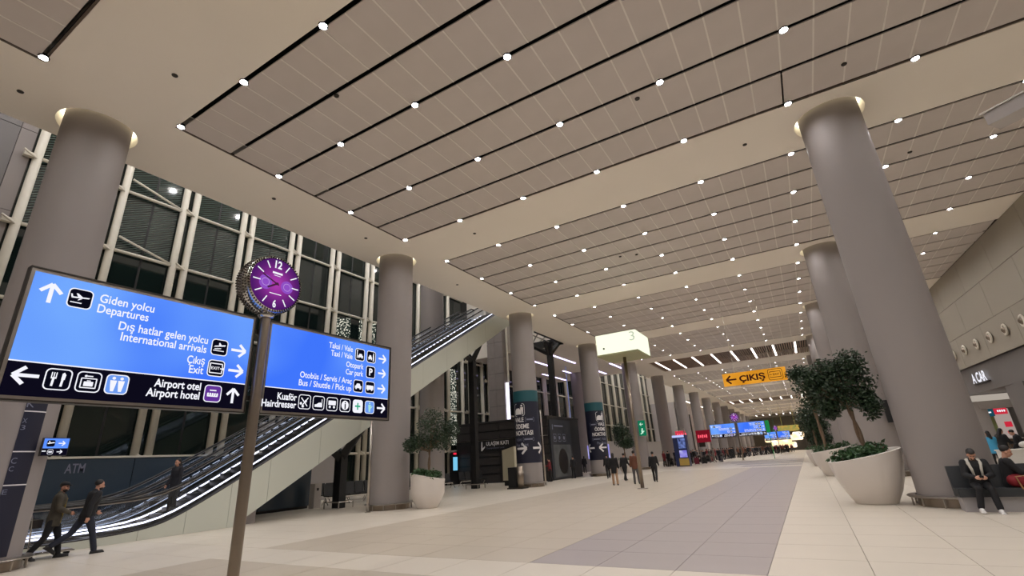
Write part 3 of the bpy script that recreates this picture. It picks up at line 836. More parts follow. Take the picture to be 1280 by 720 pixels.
def escalator(xn, xf, label, clad_near, clad_far, led=None):
    t = thing('escalator', label, 'escalator', (0, 0, 0), 0, 'pair of escalators')
    cuts = [4.9, 7.9, 9.2, 10.6, 12.0, 14.2, 16.4, 18.6, 20.8, 23.0, 25.2, 27.4, 29.6, 30.9]
    def under(y): return max(0.0, SL * (y - 10.75)) if y < 11.9 else SL * (y - 10.75)
    def under2(y): return max(0.0, SL * (y - 10.8))
    for side_, on in ((xn, clad_near), (xf, clad_far)):
        if not on: continue
        for a, c in zip(cuts, cuts[1:]):
            n = 6; q = MB(); ysx = [a + .006 + (c - a - .012) * i / n for i in range(n + 1)]
            up = [(y, min(top_z(y), 12.02)) for y in ysx]; lo = []
            for y in ysx:
                lo.append((y, under2(y) if y < 30.5 else 11.5))
            if a < 10.8 < c:
                lo = [(ysx[0], 0), (10.8, 0), (ysx[-1], under2(ysx[-1]))]
            poly = up + lo[::-1]
            q.prism([(y, z) for y, z in poly], (Vector((side_, 0, 0)), Vector((0, 1, 0)), Vector((0, 0, 1)), Vector((1, 0, 0)) if side_ == xn else Vector((-1, 0, 0))), .03)
            obj('cladding_panel', q, M_clad, t)
    # soffit of the truss
    q = MB(); q.add([(xn, 10.8, 0), (xf, 10.8, 0), (xf, 29.6, under2(29.6)), (xn, 29.6, under2(29.6))], [(0, 1, 2, 3)]); obj('soffit_panel', q, M_clad, t)
    # deck, skirts, steps
    for x0, x1 in ((xn - .26, xn + .02), (xf - .02, xf + .26)):
        q = MB(); ribbon(q, x0, x1, path(0), -.06, .03); obj('deck', q, M_darksteel, t)
    for x in (xn - .27, xf + .27):
        q = MB(); ribbon(q, x - .012, x + .012, path(0), -.35, -.02); obj('skirt', q, M_chrome, t)
    sm = MB(); sm.box(xf + .24, xn - .24, -.2, .2, -.06, 0); sm.box(xf + .24, xn - .24, -.2, -.17, -.26, -.06); sm.box(xf + .24, xf + .26, -.2, .2, -.3, -.06); sm.box(xn - .26, xn - .24, -.2, .2, -.3, -.06)
    me = sm.mesh('step', M_darksteel)
    y = 5.4
    while y < 29.3:
        o = link('step', me, t); z = min(top_z(y), 12.0) + (.12 if y > 7.5 else -.12 + .24 * max(0, (y - 6.5))); o.location = (0, y, round(z / .002) * .002); y += .4 if y < 7.6 else .36
    # glass, lamps, handrails
    for s, x in ((1, xn - .13), (-1, xf + .13)):
        q = MB(); ribbon(q, x - .006, x + .006, path(0, 5.3), .03, .86); obj('glass_balustrade', q, M_rail_glass, t)
        q = MB(); ribbon(q, x - .03 - .05 * s, x + .01 - .05 * s, path(0, 5.3), .15, .198 if led is None else .17); obj('light_strip', q, led or E_led, t)
        q = MB(); ribbon(q, x - .02, x + .02, path(0, 5.3), .855, .885); obj('handrail_profile', q, M_steel, t)
        pts = [(x, yy, zz + .92) for yy, zz in path(0, 5.2)]
        pts = [(x, 5.35, .27), (x, 5.0, .34), (x, 4.82, .55), (x, 4.84, .85), (x, 4.98, 1.03)] + pts[0:]
        q = MB(); q.tube(pts, .042, 8); obj('handrail', q, M_rubber, t, smooth=True)
    q = MB(); q.box(xf + .3, xn - .3, 4.5, 5.4, .004, .035); obj('comb_plate', q, M_steel, t)
    return t
escalator(-18.0, -19.5, 'near escalator with pale green-cream side cladding and lit skirt strips', True, True)
escalator(-20.1, -21.6, 'far escalator running parallel behind the cream-clad one', False, True, E_led2)
# grey plinth under the start of the flight
b = MB(); b.box(-21.6, -18.25, 11.0, 11.8, -.01, .56); struct('plinth', b, M_column, 'grey plinth under the foot of the escalator flight', 'wall')

# Y-shaped black props
def yprop(x, y, z0, zf, label, arms, guard=True):
    t = thing('forked_prop', label, 'column', (x, y, z0), 0, 'black forked steel props')
    q = MB(); q.box(-.19, .19, -.16, .16, 0, zf - z0 + .1)
    q.box(-.23, -.19, -.2, .2, 0, zf - z0 - .05); q.box(.19, .23, -.2, .2, 0, zf - z0 - .05)
    obj('post', q, M_blacksteel, t)
    for ax, ay, az in arms:
        d = Vector((ax, ay, az)); q = MB(); q.tube([(0, 0, zf - z0 - .1), (ax, ay, zf - z0 + az)], [.26, .17], 4); obj('arm', q, M_blacksteel, t)
    if guard:
        q = MB()
        for sx in (-1, 1):
            q.tube([(sx * .5, -.42, .28), (sx * .5, .42, .28)], .03, 6); q.tube([(-.5, sx * .42, .28), (.5, sx * .42, .28)], .03, 6)
            for sy in (-1, 1): q.tube([(sx * .5, sy * .42, 0), (sx * .5, sy * .42, .28)], .03, 6)
        obj('guard_rail', q, M_steel, t)
    return t
yprop(-19.75, 16.9, 0, 2.35, 'short black forked prop under the middle of the escalator', ((0, -1.0, .50), (0, 1.9, 2.05), (-.9, 0, .9), (.9, .0, .9)))
yprop(-20.3, 29.0, 0, 8.9, 'tall black forked prop under the top of the escalator', ((0, -1.5, .50), (0, 1.6, 1.95), (-.9, 0, 1.2), (.9, 0, 1.2)))
yprop(-18.2, 38.2, 5.0, 10.6, 'black forked prop rising from the lift lobby to the slab edge', ((.7, .6, .85), (-1.6, -.6, .85), (.1, -1.2, .85), (.7, -1.0, .7)), False)
# steel grid of the slab edge above that prop
t = thing('edge_truss', 'black steel edge frame at the slab opening above the lift lobby', 'beam', (0, 0, 0))
q = MB(); q.box(-20.8, -17.25, 39.0, 39.25, H - .1, H + .5); q.box(-17.5, -17.25, 34.0, 39.25, H - .0, H + .5); obj('beam', q, M_blacksteel, t)
q = MB(); q.tube([(-17.6, 35, H + .2), (-20.5, 39, H + .2)], .06, 6); q.tube([(-17.6, 37, H + .5), (-19.5, 39, H + .5)], .05, 6); q.tube([(-18.5, 34.6, H + .3), (-18.2, 38.2, H + .1)], .05, 6); obj('rod', q, M_steel, t)

# lift tower and black lobby
t = thing('lift_tower', 'tall grey stone-clad lift tower rising above the black lobby', 'wall', (0, 0, 0)); t['kind'] = 'structure'
q = MB(); q.box(-24.72, -23.07, 38.0, 38.7, 4.9, 21.5); obj('core', q, M_darksteel, t)
z = 4.95
while z < 21:
    for a, c in ((-24.75, -23.9), (-23.9, -23.05)):
        q = MB(); q.box(a + .01, c - .01, 37.93, 37.99, z + .012, z + 1.48); obj('stone_slab', q, M_stone, t)
    q = MB(); q.box(-23.05, -22.99, 37.95, 38.68, z + .012, z + 1.48); obj('stone_slab', q, M_stone, t)
    z += 1.5
q = MB(); q.box(-22.95, -22.72, 38.1, 38.3, 5.0, 8.5)
tag(obj('strip_lamp', q, emit('tower_lamp', (236, 232, 255), 2.2)), 'tall white lit strip at the right edge of the lift tower', 'lamp')
q = MB(); q.tube([(-22.85, 38.5, 8.6), (-22.85, 38.5, 21.6)], .1, 10); tag(obj('pipe', q, M_white), 'pale vertical pipe beside the stone lift tower', 'pipe')

t = thing('lift_lobby', 'black mesh-clad lift lobby box behind the two signed columns', 'kiosk', (0, 0, 0))
q = MB(); q.box(-27.2, -17.95, 36.1, 42.4, 0, 4.85); obj('core', q, M_blacksteel, t)
for j in range(7):
    for x0, x1 in ((-27.2, -24.9), (-24.9, -22.6), (-22.6, -20.3), (-20.3, -17.95)):
        q = MB(); z0 = .05 + .69 * j; q.box(x0 + .03, x1 - .03, 36.02, 36.09, z0, z0 + .6); obj('mesh_panel', q, M_mesh, t)
q = MB(); q.box(-27.25, -17.9, 35.98, 42.45, 4.85, 5.0); obj('roof', q, M_mesh, t)
q = MB(); q.box(-27.2, -17.95, 35.95, 36.01, 3.42, 3.46); obj('rail', q, M_steel, t)
fr = (Vector((-26.0, 35.93, 0)), Vector((1, 0, 0)), Vector((0, 0, 1)), Vector((0, -1, 0)))
q = MB(); q.box(-27.0, -20.4, 35.96, 36.02, 2.5, 3.4); obj('sign_board', q, M_blacksteel, t)
text(t, 'ULAŞIM KATI', M_whiteprint, fr, 2.1, 3.0, .3, 2.25, 'L', .02)
text(t, 'Transportation Level', M_greyprint, fr, 2.1, 2.72, .13, 1.8, 'L', 0)
q = MB(); q.prism([(1.5 + x, y) for x, y in [(.1, 3.35), (.2, 3.35), (.2, 2.8), (.45, 2.98), (.45, 2.85), (.15, 2.58), (.05, 2.58)]], fr, .004); obj('arrow', q, M_whiteprint, t)
# poster side of the lobby
fr2 = (Vector((-17.93, 36.2, 0)), Vector((0, 1, 0)), Vector((0, 0, 1)), Vector((1, 0, 0)))
q = MB(); q.prism([(.1, .1), (4.2, .1), (4.2, 4.7), (.1, 4.7)], fr2, .05); obj('side_board', q, mat('slate_poster', (44, 46, 52), .5), t)
q = MB(); q.prism([(.5, .2), (3.9, .2), (3.9, 2.7), (.5, 2.7)], (fr2[0] + Vector((.055, 0, 0)),) + fr2[1:], .01); obj('poster', q, mat('poster_grey', (84, 86, 86), .5, noise=.6, scale=1.2), t)
q = MB(); q.prism(circ(2.2, 1.4, .9, 20, 1.0), (fr2[0] + Vector((.07, 0, 0)),) + fr2[1:], .01); obj('poster_car', q, M_darksteel, t)
for j in range(3):
    q = MB(); q.ringprism(rrect(.9 + j * .9, 3.25, .6, .6, .1), rrect(.9 + j * .9, 3.25, .52, .52, .08), (fr2[0] + Vector((.055, 0, 0)),) + fr2[1:], .01); q.prism(circ(.9 + j * .9, 3.25, .15, 10), (fr2[0] + Vector((.055, 0, 0)),) + fr2[1:], .01); obj('pictogram', q, M_greyprint, t)
q = MB(); q.prism(bar(.6, 4.3, .6, 3.9, .1), (fr2[0] + Vector((.055, 0, 0)),) + fr2[1:], .01); q.prism(bar(.9, 4.2, 2.6, 4.2, .12), (fr2[0] + Vector((.055, 0, 0)),) + fr2[1:], .01); obj('print', q, M_greyprint, t)

# pale wall between the far columns on the window side
b = MB(); b.box(-27.5, -22.4, 106, 106.3, -.02, H); b.box(-22.6, -22.3, 106, 205, -.02, H); wf = struct('wall_far', b, mat('pale_far_wall', (214, 206, 204), .6), 'pale wall between the far window-side columns', 'wall')
for i, y in enumerate((110, 118, 126, 134, 143, 155, 170)):
    q = MB(); q.box(-22.3, -22.2, y, y + 1.1, 0, 9.5); obj('dark_slot', q, M_blacksteel, wf)
    q = MB(); q.box(-20.5, -20.3, y - 3, y + 3, H - .04, H - .002); tag(obj('line_lamp', q, E_line), 'white line lamp above the far window-side columns, %s from the signboard' % ORD[i], 'lamp', 'line lamps by the far columns')
# walls far behind the row of columns
b = MB(); b.box(-25.5, -24.9, 60, 100, -.02, 3.6); struct('low_block', b, M_greywall, 'low pale block under the far windows', 'wall')
# ================================================================ SIGNBOARDS
def board_face(t, side_, fr, k=1.0):
    "printing of one signboard; (u,v) are metres along and above the floor"
    def add(polys, m, nm, th=.004, d=0):
        f = (fr[0] + fr[3] * d,) + fr[1:]
        q = MB()
        for p in polys: q.prism(p, f, th)
        return obj(nm, q, m, t)
    def icon(cx, cy, bg, glyph, fg=None, s=.25, outline=True, name='pictogram'):
        q = MB(); q.prism(rrect(cx, cy, s, s, .05), fr, .003); base = obj(name, q, bg, t)
        if outline:
            q = MB(); q.ringprism(rrect(cx, cy, s + .015, s + .015, .055), rrect(cx, cy, s - .012, s - .012, .045), fr, .006); obj('outline', q, E_white, base)
        q = MB()
        for p in glyph: q.prism([(cx + x * s, cy + y * s) for x, y in p], (fr[0] + fr[3] * .003,) + fr[1:], .003)
        obj('glyph', q, fg or E_white, base)
        return base
    T = lambda s_, u, v, cap, w_, al='L', b_=.012: text(t, s_, E_white, fr, u, v, cap, w_, al, b_, t=.005)
    plane = [[(-.38, -.02), (.36, .06), (.4, .12), (.3, .12), (-.3, .06)], [(-.1, .06), (.14, .06), (-.12, .26), (-.2, .26)], [(-.38, .02), (-.3, .04), (-.36, .2), (-.42, .2)], bar(-.38, -.24, .1, -.24, .05), [(-.02, 0), (.1, .02), (-.05, -.1), (-.1, -.1)]]
    land = [[(x, y - .0) for x, y in [(-.36, .0), (.34, .12), (.38, .2), (.28, .2), (-.3, .08)]], [(-.05, .1), (.16, .1), (.0, .3), (-.06, .3)], bar(-.38, -.22, .3, -.22, .05), bar(-.3, -.12, .1, -.06, .05)]
    exi = [bar(-.38, .3, .38, .3, .06), bar(-.38, -.3, .38, -.3, .06), bar(-.38, .3, -.38, -.3, .06), bar(.38, .3, .38, .12, .06), bar(.38, -.12, .38, -.3, .06), bar(.26, 0, .48, 0, .07), bar(.48, 0, .38, .1, .06), bar(.48, 0, .38, -.1, .06)]
    fork = [bar(-.2, -.34, -.18, .05, .09), bar(-.27, .05, -.27, .34, .04), bar(-.18, .05, -.18, .34, .04), bar(-.09, .05, -.09, .34, .04), bar(-.29, .06, -.07, .06, .07), bar(.16, -.34, .18, 0, .09), [(.12, 0), (.26, 0), (.28, .25), (.2, .36), (.13, .3)]]
    bag = [bar(-.32, .18, .32, .18, .05), bar(-.32, -.3, .32, -.3, .05), bar(-.32, .18, -.32, -.3, .05), bar(.32, .18, .32, -.3, .05), rrect(0, -.1, .4, .24, .03), bar(-.08, .06, .08, .06, .04), bar(-.14, .3, .14, .3, .05), circ(-.16, .3, .06, 8)]
    def man(x): return [circ(x, .32, .08, 10), [(x - .15, .2), (x + .15, .2), (x + .12, -.06), (x + .07, -.38), (x - .07, -.38), (x - .12, -.06)]]
    car = [[(-.34, -.16), (.34, -.16), (.34, .02), (.24, .04), (.15, .22), (-.15, .22), (-.24, .04), (-.34, .02)], circ(-.22, -.2, .07, 8), circ(.22, -.2, .07, 8)]
    taxi = [[(x * .8 + .08, y * .8 - .08) for x, y in p] for p in car] + [bar(-.3, .3, -.3, -.3, .06), circ(-.28, .34, .06, 8)]
    valet = [[(x * .62 - .12, y * .9 - .05) for x, y in p] for p in car] + [circ(.26, .3, .06, 8), bar(.26, .22, .26, -.36, .12)]
    bus = [rrect(0, 0, .78, .36, .06), circ(-.22, -.2, .07, 8), circ(.22, -.2, .07, 8)]
    sciss = [bar(-.3, .3, .25, -.3, .07), bar(.3, .32, -.2, -.28, .07), circ(-.3, -.12, .1, 10), circ(-.12, -.32, .1, 10), circ(.1, .05, .1, 8)]
    shoe = [[(-.34, -.3), (.34, -.3), (.34, -.1), (.2, .05), (.0, .02), (-.2, -.1), (-.34, -.12)], bar(.3, -.1, .3, .3, .05)]
    tv = [rrect(0, .1, .7, .34, .03), circ(-.2, -.22, .1, 8), circ(.2, -.22, .1, 8)]
    info = [circ(0, 0, .36, 20)]
    if side_ == 'L':
        add(arrow_polys(1.955, 3.95, .25, 'u'), E_white, 'arrow')
        icon(2.255, 3.955, E_iconblk, plane)
        T('Giden yolcu', 2.46, 3.965, .115, .66); T('Departures', 2.46, 3.82, .115, .61)
        T('Dış hatlar gelen yolcu', 3.94, 3.635, .115, 1.2, 'R'); T('International arrivals', 3.94, 3.49, .115, 1.15, 'R')
        icon(4.135, 3.61, E_iconblk, land); add(arrow_polys(4.45, 3.61, .24, 'r'), E_white, 'arrow')
        T('Çıkış', 3.945, 3.3, .115, .26, 'R'); T('Exit', 3.945, 3.155, .115, .21, 'R')
        bse = icon(4.13, 3.27, E_iconblk, exi); text(bse, 'EXIT', E_white, fr, 4.12, 3.25, .045, .13, 'C', .01, t=.007)
        add(arrow_polys(4.45, 3.27, .24, 'r'), E_white, 'arrow')
        add(arrow_polys(1.95, 2.9, .24, 'l'), E_white, 'arrow')
        icon(2.25, 2.885, E_iconblk, fork); icon(2.56, 2.885, E_iconblk, bag); icon(2.87, 2.885, E_lblue, man(-.18) + man(.18))
        T('Airport otel', 3.95, 2.905, .11, .64, 'R', .022); T('Airport hotel', 3.95, 2.765, .11, .72, 'R', .022)
        icon(4.14, 2.87, E_purple, [bar(-.2, .2, .2, .2, .07)] + [rrect(-.28 + .14 * i, -.06, .1, .2, .03) for i in range(5)] + [bar(-.32, -.16, .32, -.16, .06)])
        add(arrow_polys(4.46, 2.86, .23, 'u'), E_white, 'arrow')
    else:
        for s_, u, v, w_ in (('Taksi / Vale', 6.87, 3.975, .61), ('Taxi / Vale', 6.87, 3.82, .55), ('Otopark', 7.19, 3.645, .47), ('Car park', 7.19, 3.49, .47), ('Otobüs / Servis / Araç', 6.89, 3.305, 1.23), ('Bus / Shuttle / Pick up', 6.89, 3.155, 1.24)):
            T(s_, u, v, .11, w_, 'R')
        icon(7.07, 3.945, E_iconblk, taxi); icon(7.395, 3.945, E_iconblk, valet); add(arrow_polys(7.73, 3.95, .22, 'r'), E_white, 'arrow')
        bse = icon(7.395, 3.61, E_iconblk, []); text(bse, 'P', E_white, fr, 7.4, 3.54, .145, .1, 'C', .03, t=.007)
        add(arrow_polys(7.73, 3.62, .22, 'r'), E_white, 'arrow')
        icon(7.07, 3.275, E_iconblk, car); icon(7.395, 3.275, E_iconblk, bus); add(arrow_polys(7.73, 3.28, .22, 'r'), E_white, 'arrow')
        T('Kuaför', 5.64, 2.87, .115, .39, 'R', .022); T('Hairdresser', 5.64, 2.735, .115, .67, 'R', .022)
        icon(5.81, 2.86, E_iconblk, sciss); icon(6.12, 2.86, E_iconblk, shoe); icon(6.435, 2.86, E_iconblk, tv)
        bse = icon(6.755, 2.86, E_iconblk, info); text(bse, 'i', E_iconblk, fr, 6.755, 2.79, .14, .035, 'C', .02, t=.009)
        icon(7.085, 2.86, E_white, [bar(-.28, 0, .28, 0, .13), bar(0, -.28, 0, .28, .13)], E_green)
        icon(7.41, 2.86, E_lblue, man(.0) + [bar(.1, -.1, .3, .1, .08)], emit('mint_print', (170, 225, 215), 1.0))
        add(arrow_polys(7.74, 2.86, .23, 'r'), E_white, 'arrow')

def signpost(label, boards, origin, rz, clocklabel, group, green=False):
    t = thing('signpost', label, 'sign', origin, rz, group)
    z0, z1 = 2.65, 4.2
    q = MB(); q.lathe([(.085, 0), (.085, 4.28)], 20); obj('pole', q, M_pole, t, angle=50)
    q = MB(); q.lathe([(.2, 0), (.2, .02), (.1, .05)], 20); obj('foot_plate', q, M_steel, t, smooth=True)
    q = MB(); q.lathe([(.12, 4.26), (.135, 4.3), (.12, 4.36)], 20); obj('collar', q, M_chrome, t, smooth=True)
    return t
# local frame of a signpost: u along local +Y, face towards local +X
SY, SX = 4.83, -7.85
t = signpost('tall steel signpost with two large backlit blue direction boards and a round clock', None, (SX, SY, 0), 0, None, 'signposts')
def build_boards(t):
    for nm, ya, yb in (('L', 1.72, 4.68), ('R', 4.96, 7.98)):
        a, c = ya - SY, yb - SY
        q = MB(); q.box(-.16, -.045, a, c, 2.62, 4.24)
        cas = obj('casing', q, M_steel, t)
        for s in (1, -1):
            x = -.045 if s == 1 else -.16
            q = MB(); q.box(x - .004 if s == -1 else x, x if s == -1 else x + .004, a + .04, c - .04, 3.075, 4.2); obj('blue_field', q, E_blue, t)
            q = MB(); q.box(x - .004 if s == -1 else x, x if s == -1 else x + .004, a + .04, c - .04, 2.66, 3.06); obj('black_band', q, E_band, t)
            q = MB(); q.box(x - .005 if s == -1 else x, x if s == -1 else x + .005, a + .04, c - .04, 3.06, 3.075); obj('divider', q, E_white, t)
        q = MB(); q.box(-.17, -.03, a - .012, a, 2.6, 4.26); q.box(-.17, -.03, c, c + .012, 2.6, 4.26); q.box(-.17, -.03, a, c, 4.24, 4.26); q.box(-.17, -.03, a, c, 2.6, 2.62); obj('edge_profile', q, M_darksteel, t)
        for z in (2.85, 4.0):
            q = MB(); q.box(-.13, -.07, (c if nm == 'L' else -.08), (.0 if nm == 'L' else a), z - .04, z + .04); obj('bracket', q, M_darksteel, t)
        fr = (Vector((-.041, -SY, 0)), Vector((0, 1, 0)), Vector((0, 0, 1)), Vector((1, 0, 0)))
        board_face(t, nm, fr)
build_boards(t)
signA = t

def clock(t, cz, s=1.0):
    "drum clock with two faces, facing local +X"
    def L(prof, n=36):
        q = MB(); q.lathe(prof, n, cap=False); m = Matrix.Translation((0, 0, cz)) @ Matrix.Rotation(R(90), 4, 'Y') @ Matrix.Scale(s, 4); q.v = [m @ v for v in q.v]; return q
    body = obj('clock_body', L([(.001, -.19), (.49, -.19), (.525, -.16), (.535, 0), (.525, .16), (.49, .19)]), M_chrome, t, smooth=True)
    # studded rim
    q = MB(); random.seed(5)
    for ring, z in ((.515, .18), (.53, .11), (.535, .04), (.535, -.04), (.53, -.11), (.515, -.18)):
        for j in range(64):
            a = 2 * PI * (j + (.5 if int(z * 100) % 2 else 0)) / 64
            q.ell((0, ring * math.cos(a) * s, cz + ring * math.sin(a) * s), (.022 * s, .016 * s, .016 * s), 5, 4); 
            for v in q.v[-(2 + 5 * 3):]: v.x += z * s
    o = obj('studs', q, mat('crystal_chrome', (96, 90, 86), .15, metal=1, noise=.9, scale=60), body); o['kind'] = 'stuff'
    for sgn in (1,):
        x = .195 * s
        f = emit_radial()
        q = L([(.001, .193), (.478, .193)]); obj('dial', q, f, body)
        s2 = s * 1.62; fr = (Vector((x + .002, 0, cz)), Vector((0, 1, 0)), Vector((0, 0, 1)), Vector((1, 0, 0)))
        q = MB()
        for k in range(12):
            if k in (0, 6): continue
            a = R(90 - 30 * k); q.prism(bar(.19 * s2 * math.cos(a), .19 * s2 * math.sin(a), .275 * s2 * math.cos(a), .275 * s2 * math.sin(a), .012 * s2), fr, .003)
        obj('hour_marks', q, E_white, body)
        text(body, '12', E_white, fr, 0, .185 * s2, .085 * s2, .085 * s2, 'C', .03, name='numeral', t=.004)
        text(body, '6', E_white, fr, 0, -.275 * s2, .08 * s2, .04 * s2, 'C', .03, name='numeral', t=.004)
        for cy, ry in ((-.13, .085), (.13, .075)):
            q = MB(); q.prism(circ(cy * s2, -.01 * s2, .075 * s2, 20, ry * s2), fr, .002); q2 = obj('sub_dial', q, emit('lilac_dial', (150, 84, 205), .9), body)
            q = MB(); q.ringprism(circ(cy * s2, -.01 * s2, .045 * s2, 16), circ(cy * s2, -.01 * s2, .04 * s2, 16), fr, .004); obj('sub_ring', q, emit('pale_lilac', (205, 170, 235), .9), body)
        q = MB(); q.prism(bar(-.06 * s2, .125 * s2, .06 * s2, .125 * s2, .022 * s2), fr, .003); q.prism(bar(-.04 * s2, .095 * s2, .04 * s2, .095 * s2, .006 * s2), fr, .003); q.prism(bar(-.07 * s2, -.12 * s2, .07 * s2, -.12 * s2, .008 * s2), fr, .003); obj('small_print', q, E_white, body)
        q = MB(); q.prism(bar(.03 * s2, -.01 * s2, -.17 * s2, .075 * s2, .014 * s2), fr, .008); q.prism(bar(.02 * s2, .01 * s2, -.1 * s2, -.065 * s2, .02 * s2), fr, .01); q.prism(circ(0, 0, .016 * s2, 10), fr, .012); obj('hands', q, emit('bronze_hand', (70, 34, 60), 1), body)
def emit_radial():
    if 'dial' in MATS: return MATS['dial']
    m = bpy.data.materials.new('dial'); m.use_nodes = True; nt = m.node_tree; nt.nodes.clear()
    o = nt.nodes.new('ShaderNodeOutputMaterial'); e = nt.nodes.new('ShaderNodeEmission')
    tc = nt.nodes.new('ShaderNodeTexCoord'); g = nt.nodes.new('ShaderNodeTexGradient'); g.gradient_type = 'QUADRATIC_SPHERE'
    mp = nt.nodes.new('ShaderNodeMapping'); mp.inputs['Scale'].default_value = (1, 1.6, 1.6); mp.inputs['Location'].default_value = (0, 0, -1.6 * 4.87)
    cr = nt.nodes.new('ShaderNodeValToRGB'); cr.color_ramp.elements[0].position = 0; cr.color_ramp.elements[0].color = lin((58, 22, 92))
    cr.color_ramp.elements[1].position = .8; cr.color_ramp.elements[1].color = lin((186, 64, 186))
    nt.links.new(tc.outputs['Object'], mp.inputs[0]); nt.links.new(mp.outputs[0], g.inputs[0]); nt.links.new(g.outputs[0], cr.inputs[0]); nt.links.new(cr.outputs[0], e.inputs[0]); nt.links.new(e.outputs[0], o.inputs[0])
    MATS['dial'] = m
    return m
clock(t, 4.87)
# far signposts: copies turned towards the camera
def deepdup(root, loc, rz, label):
    r = root.copy(); COL.objects.link(r); r.location = loc; r.rotation_euler = (0, 0, rz); r['label'] = label
    def rec(a, b_):
        for ch in list(a.children):
            c = ch.copy(); COL.objects.link(c); c.parent = b_; rec(ch, c)
    rec(root, r); return r
f1 = deepdup(signA, (-8.0, 74, 0), R(-90), 'distant signpost with blue boards and purple clock above the crowd'); f1.scale = (1.12, 1.12, 1.15)
f2 = deepdup(signA, (-5.0, 111, 0), R(-90), 'farthest blue signpost, just right of the other distant one'); f2.scale = (.72, .72, 1.0)
q = MB(); q.box(-4.42, -3.95, 73.9, 74.15, 3.3, 4.85); q.tube([(-4.2, 74, 0), (-4.2, 74, 3.3)], .04, 6); tag(obj('green_sign_panel', q, emit('leaf_green_sign', (34, 130, 70), .9)), 'upright green panel at the right end of the distant blue board', 'sign')

# small board on the first column
t = thing('direction_sign', 'small blue and black direction sign beside the nearest column', 'sign', (0, 0, 0))
t.location = (-15.2, 4.375, 1.6); t.scale = (.76,) * 3
q = MB(); q.box(-.12, 0, 0, .64, .96, 1.49); obj('casing', q, M_darksteel, t)
fr = (Vector((.005, .02, -1.6)), Vector((0, 1, 0)), Vector((0, 0, 1)), Vector((1, 0, 0)))
q = MB(); q.prism([(0, 2.78), (.6, 2.78), (.6, 3.07), (0, 3.07)], fr, .004); obj('blue_field', q, E_blue, t)
q = MB(); q.prism([(0, 2.58), (.6, 2.58), (.6, 2.77), (0, 2.77)], fr, .004); obj('black_band', q, E_band, t)
fq = (fr[0] + Vector((.005, 0, 0)),) + fr[1:]
q = MB(); q.prism(rrect(.17, 2.925, .19, .19, .04), fq, .002); obj('pictogram', q, E_iconblk, t)
q = MB(); q.prism(bar(.09, 2.92, .25, 2.95, .03), fq, .005); q.prism(bar(.14, 2.94, .12, 3.0, .02), fq, .005)
for p in arrow_polys(.43, 2.925, .16, 'r') + arrow_polys(.42, 2.675, .13, 'r'): q.prism(p, fq, .004)
q.prism(bar(.0, 2.7, .09, 2.7, .03), fq, .004); q.ringprism(rrect(.2, 2.675, .14, .14, .04), rrect(.2, 2.675, .12, .12, .035), fq, .004); q.prism(rrect(.2, 2.675, .09, .04, .01), fq, .004)
obj('print', q, E_white, t)
q = MB(); q.tube([(-.06, .1, 1.2), (-.4, -.1, 1.2)], .03, 6); obj('bracket', q, M_steel, t)

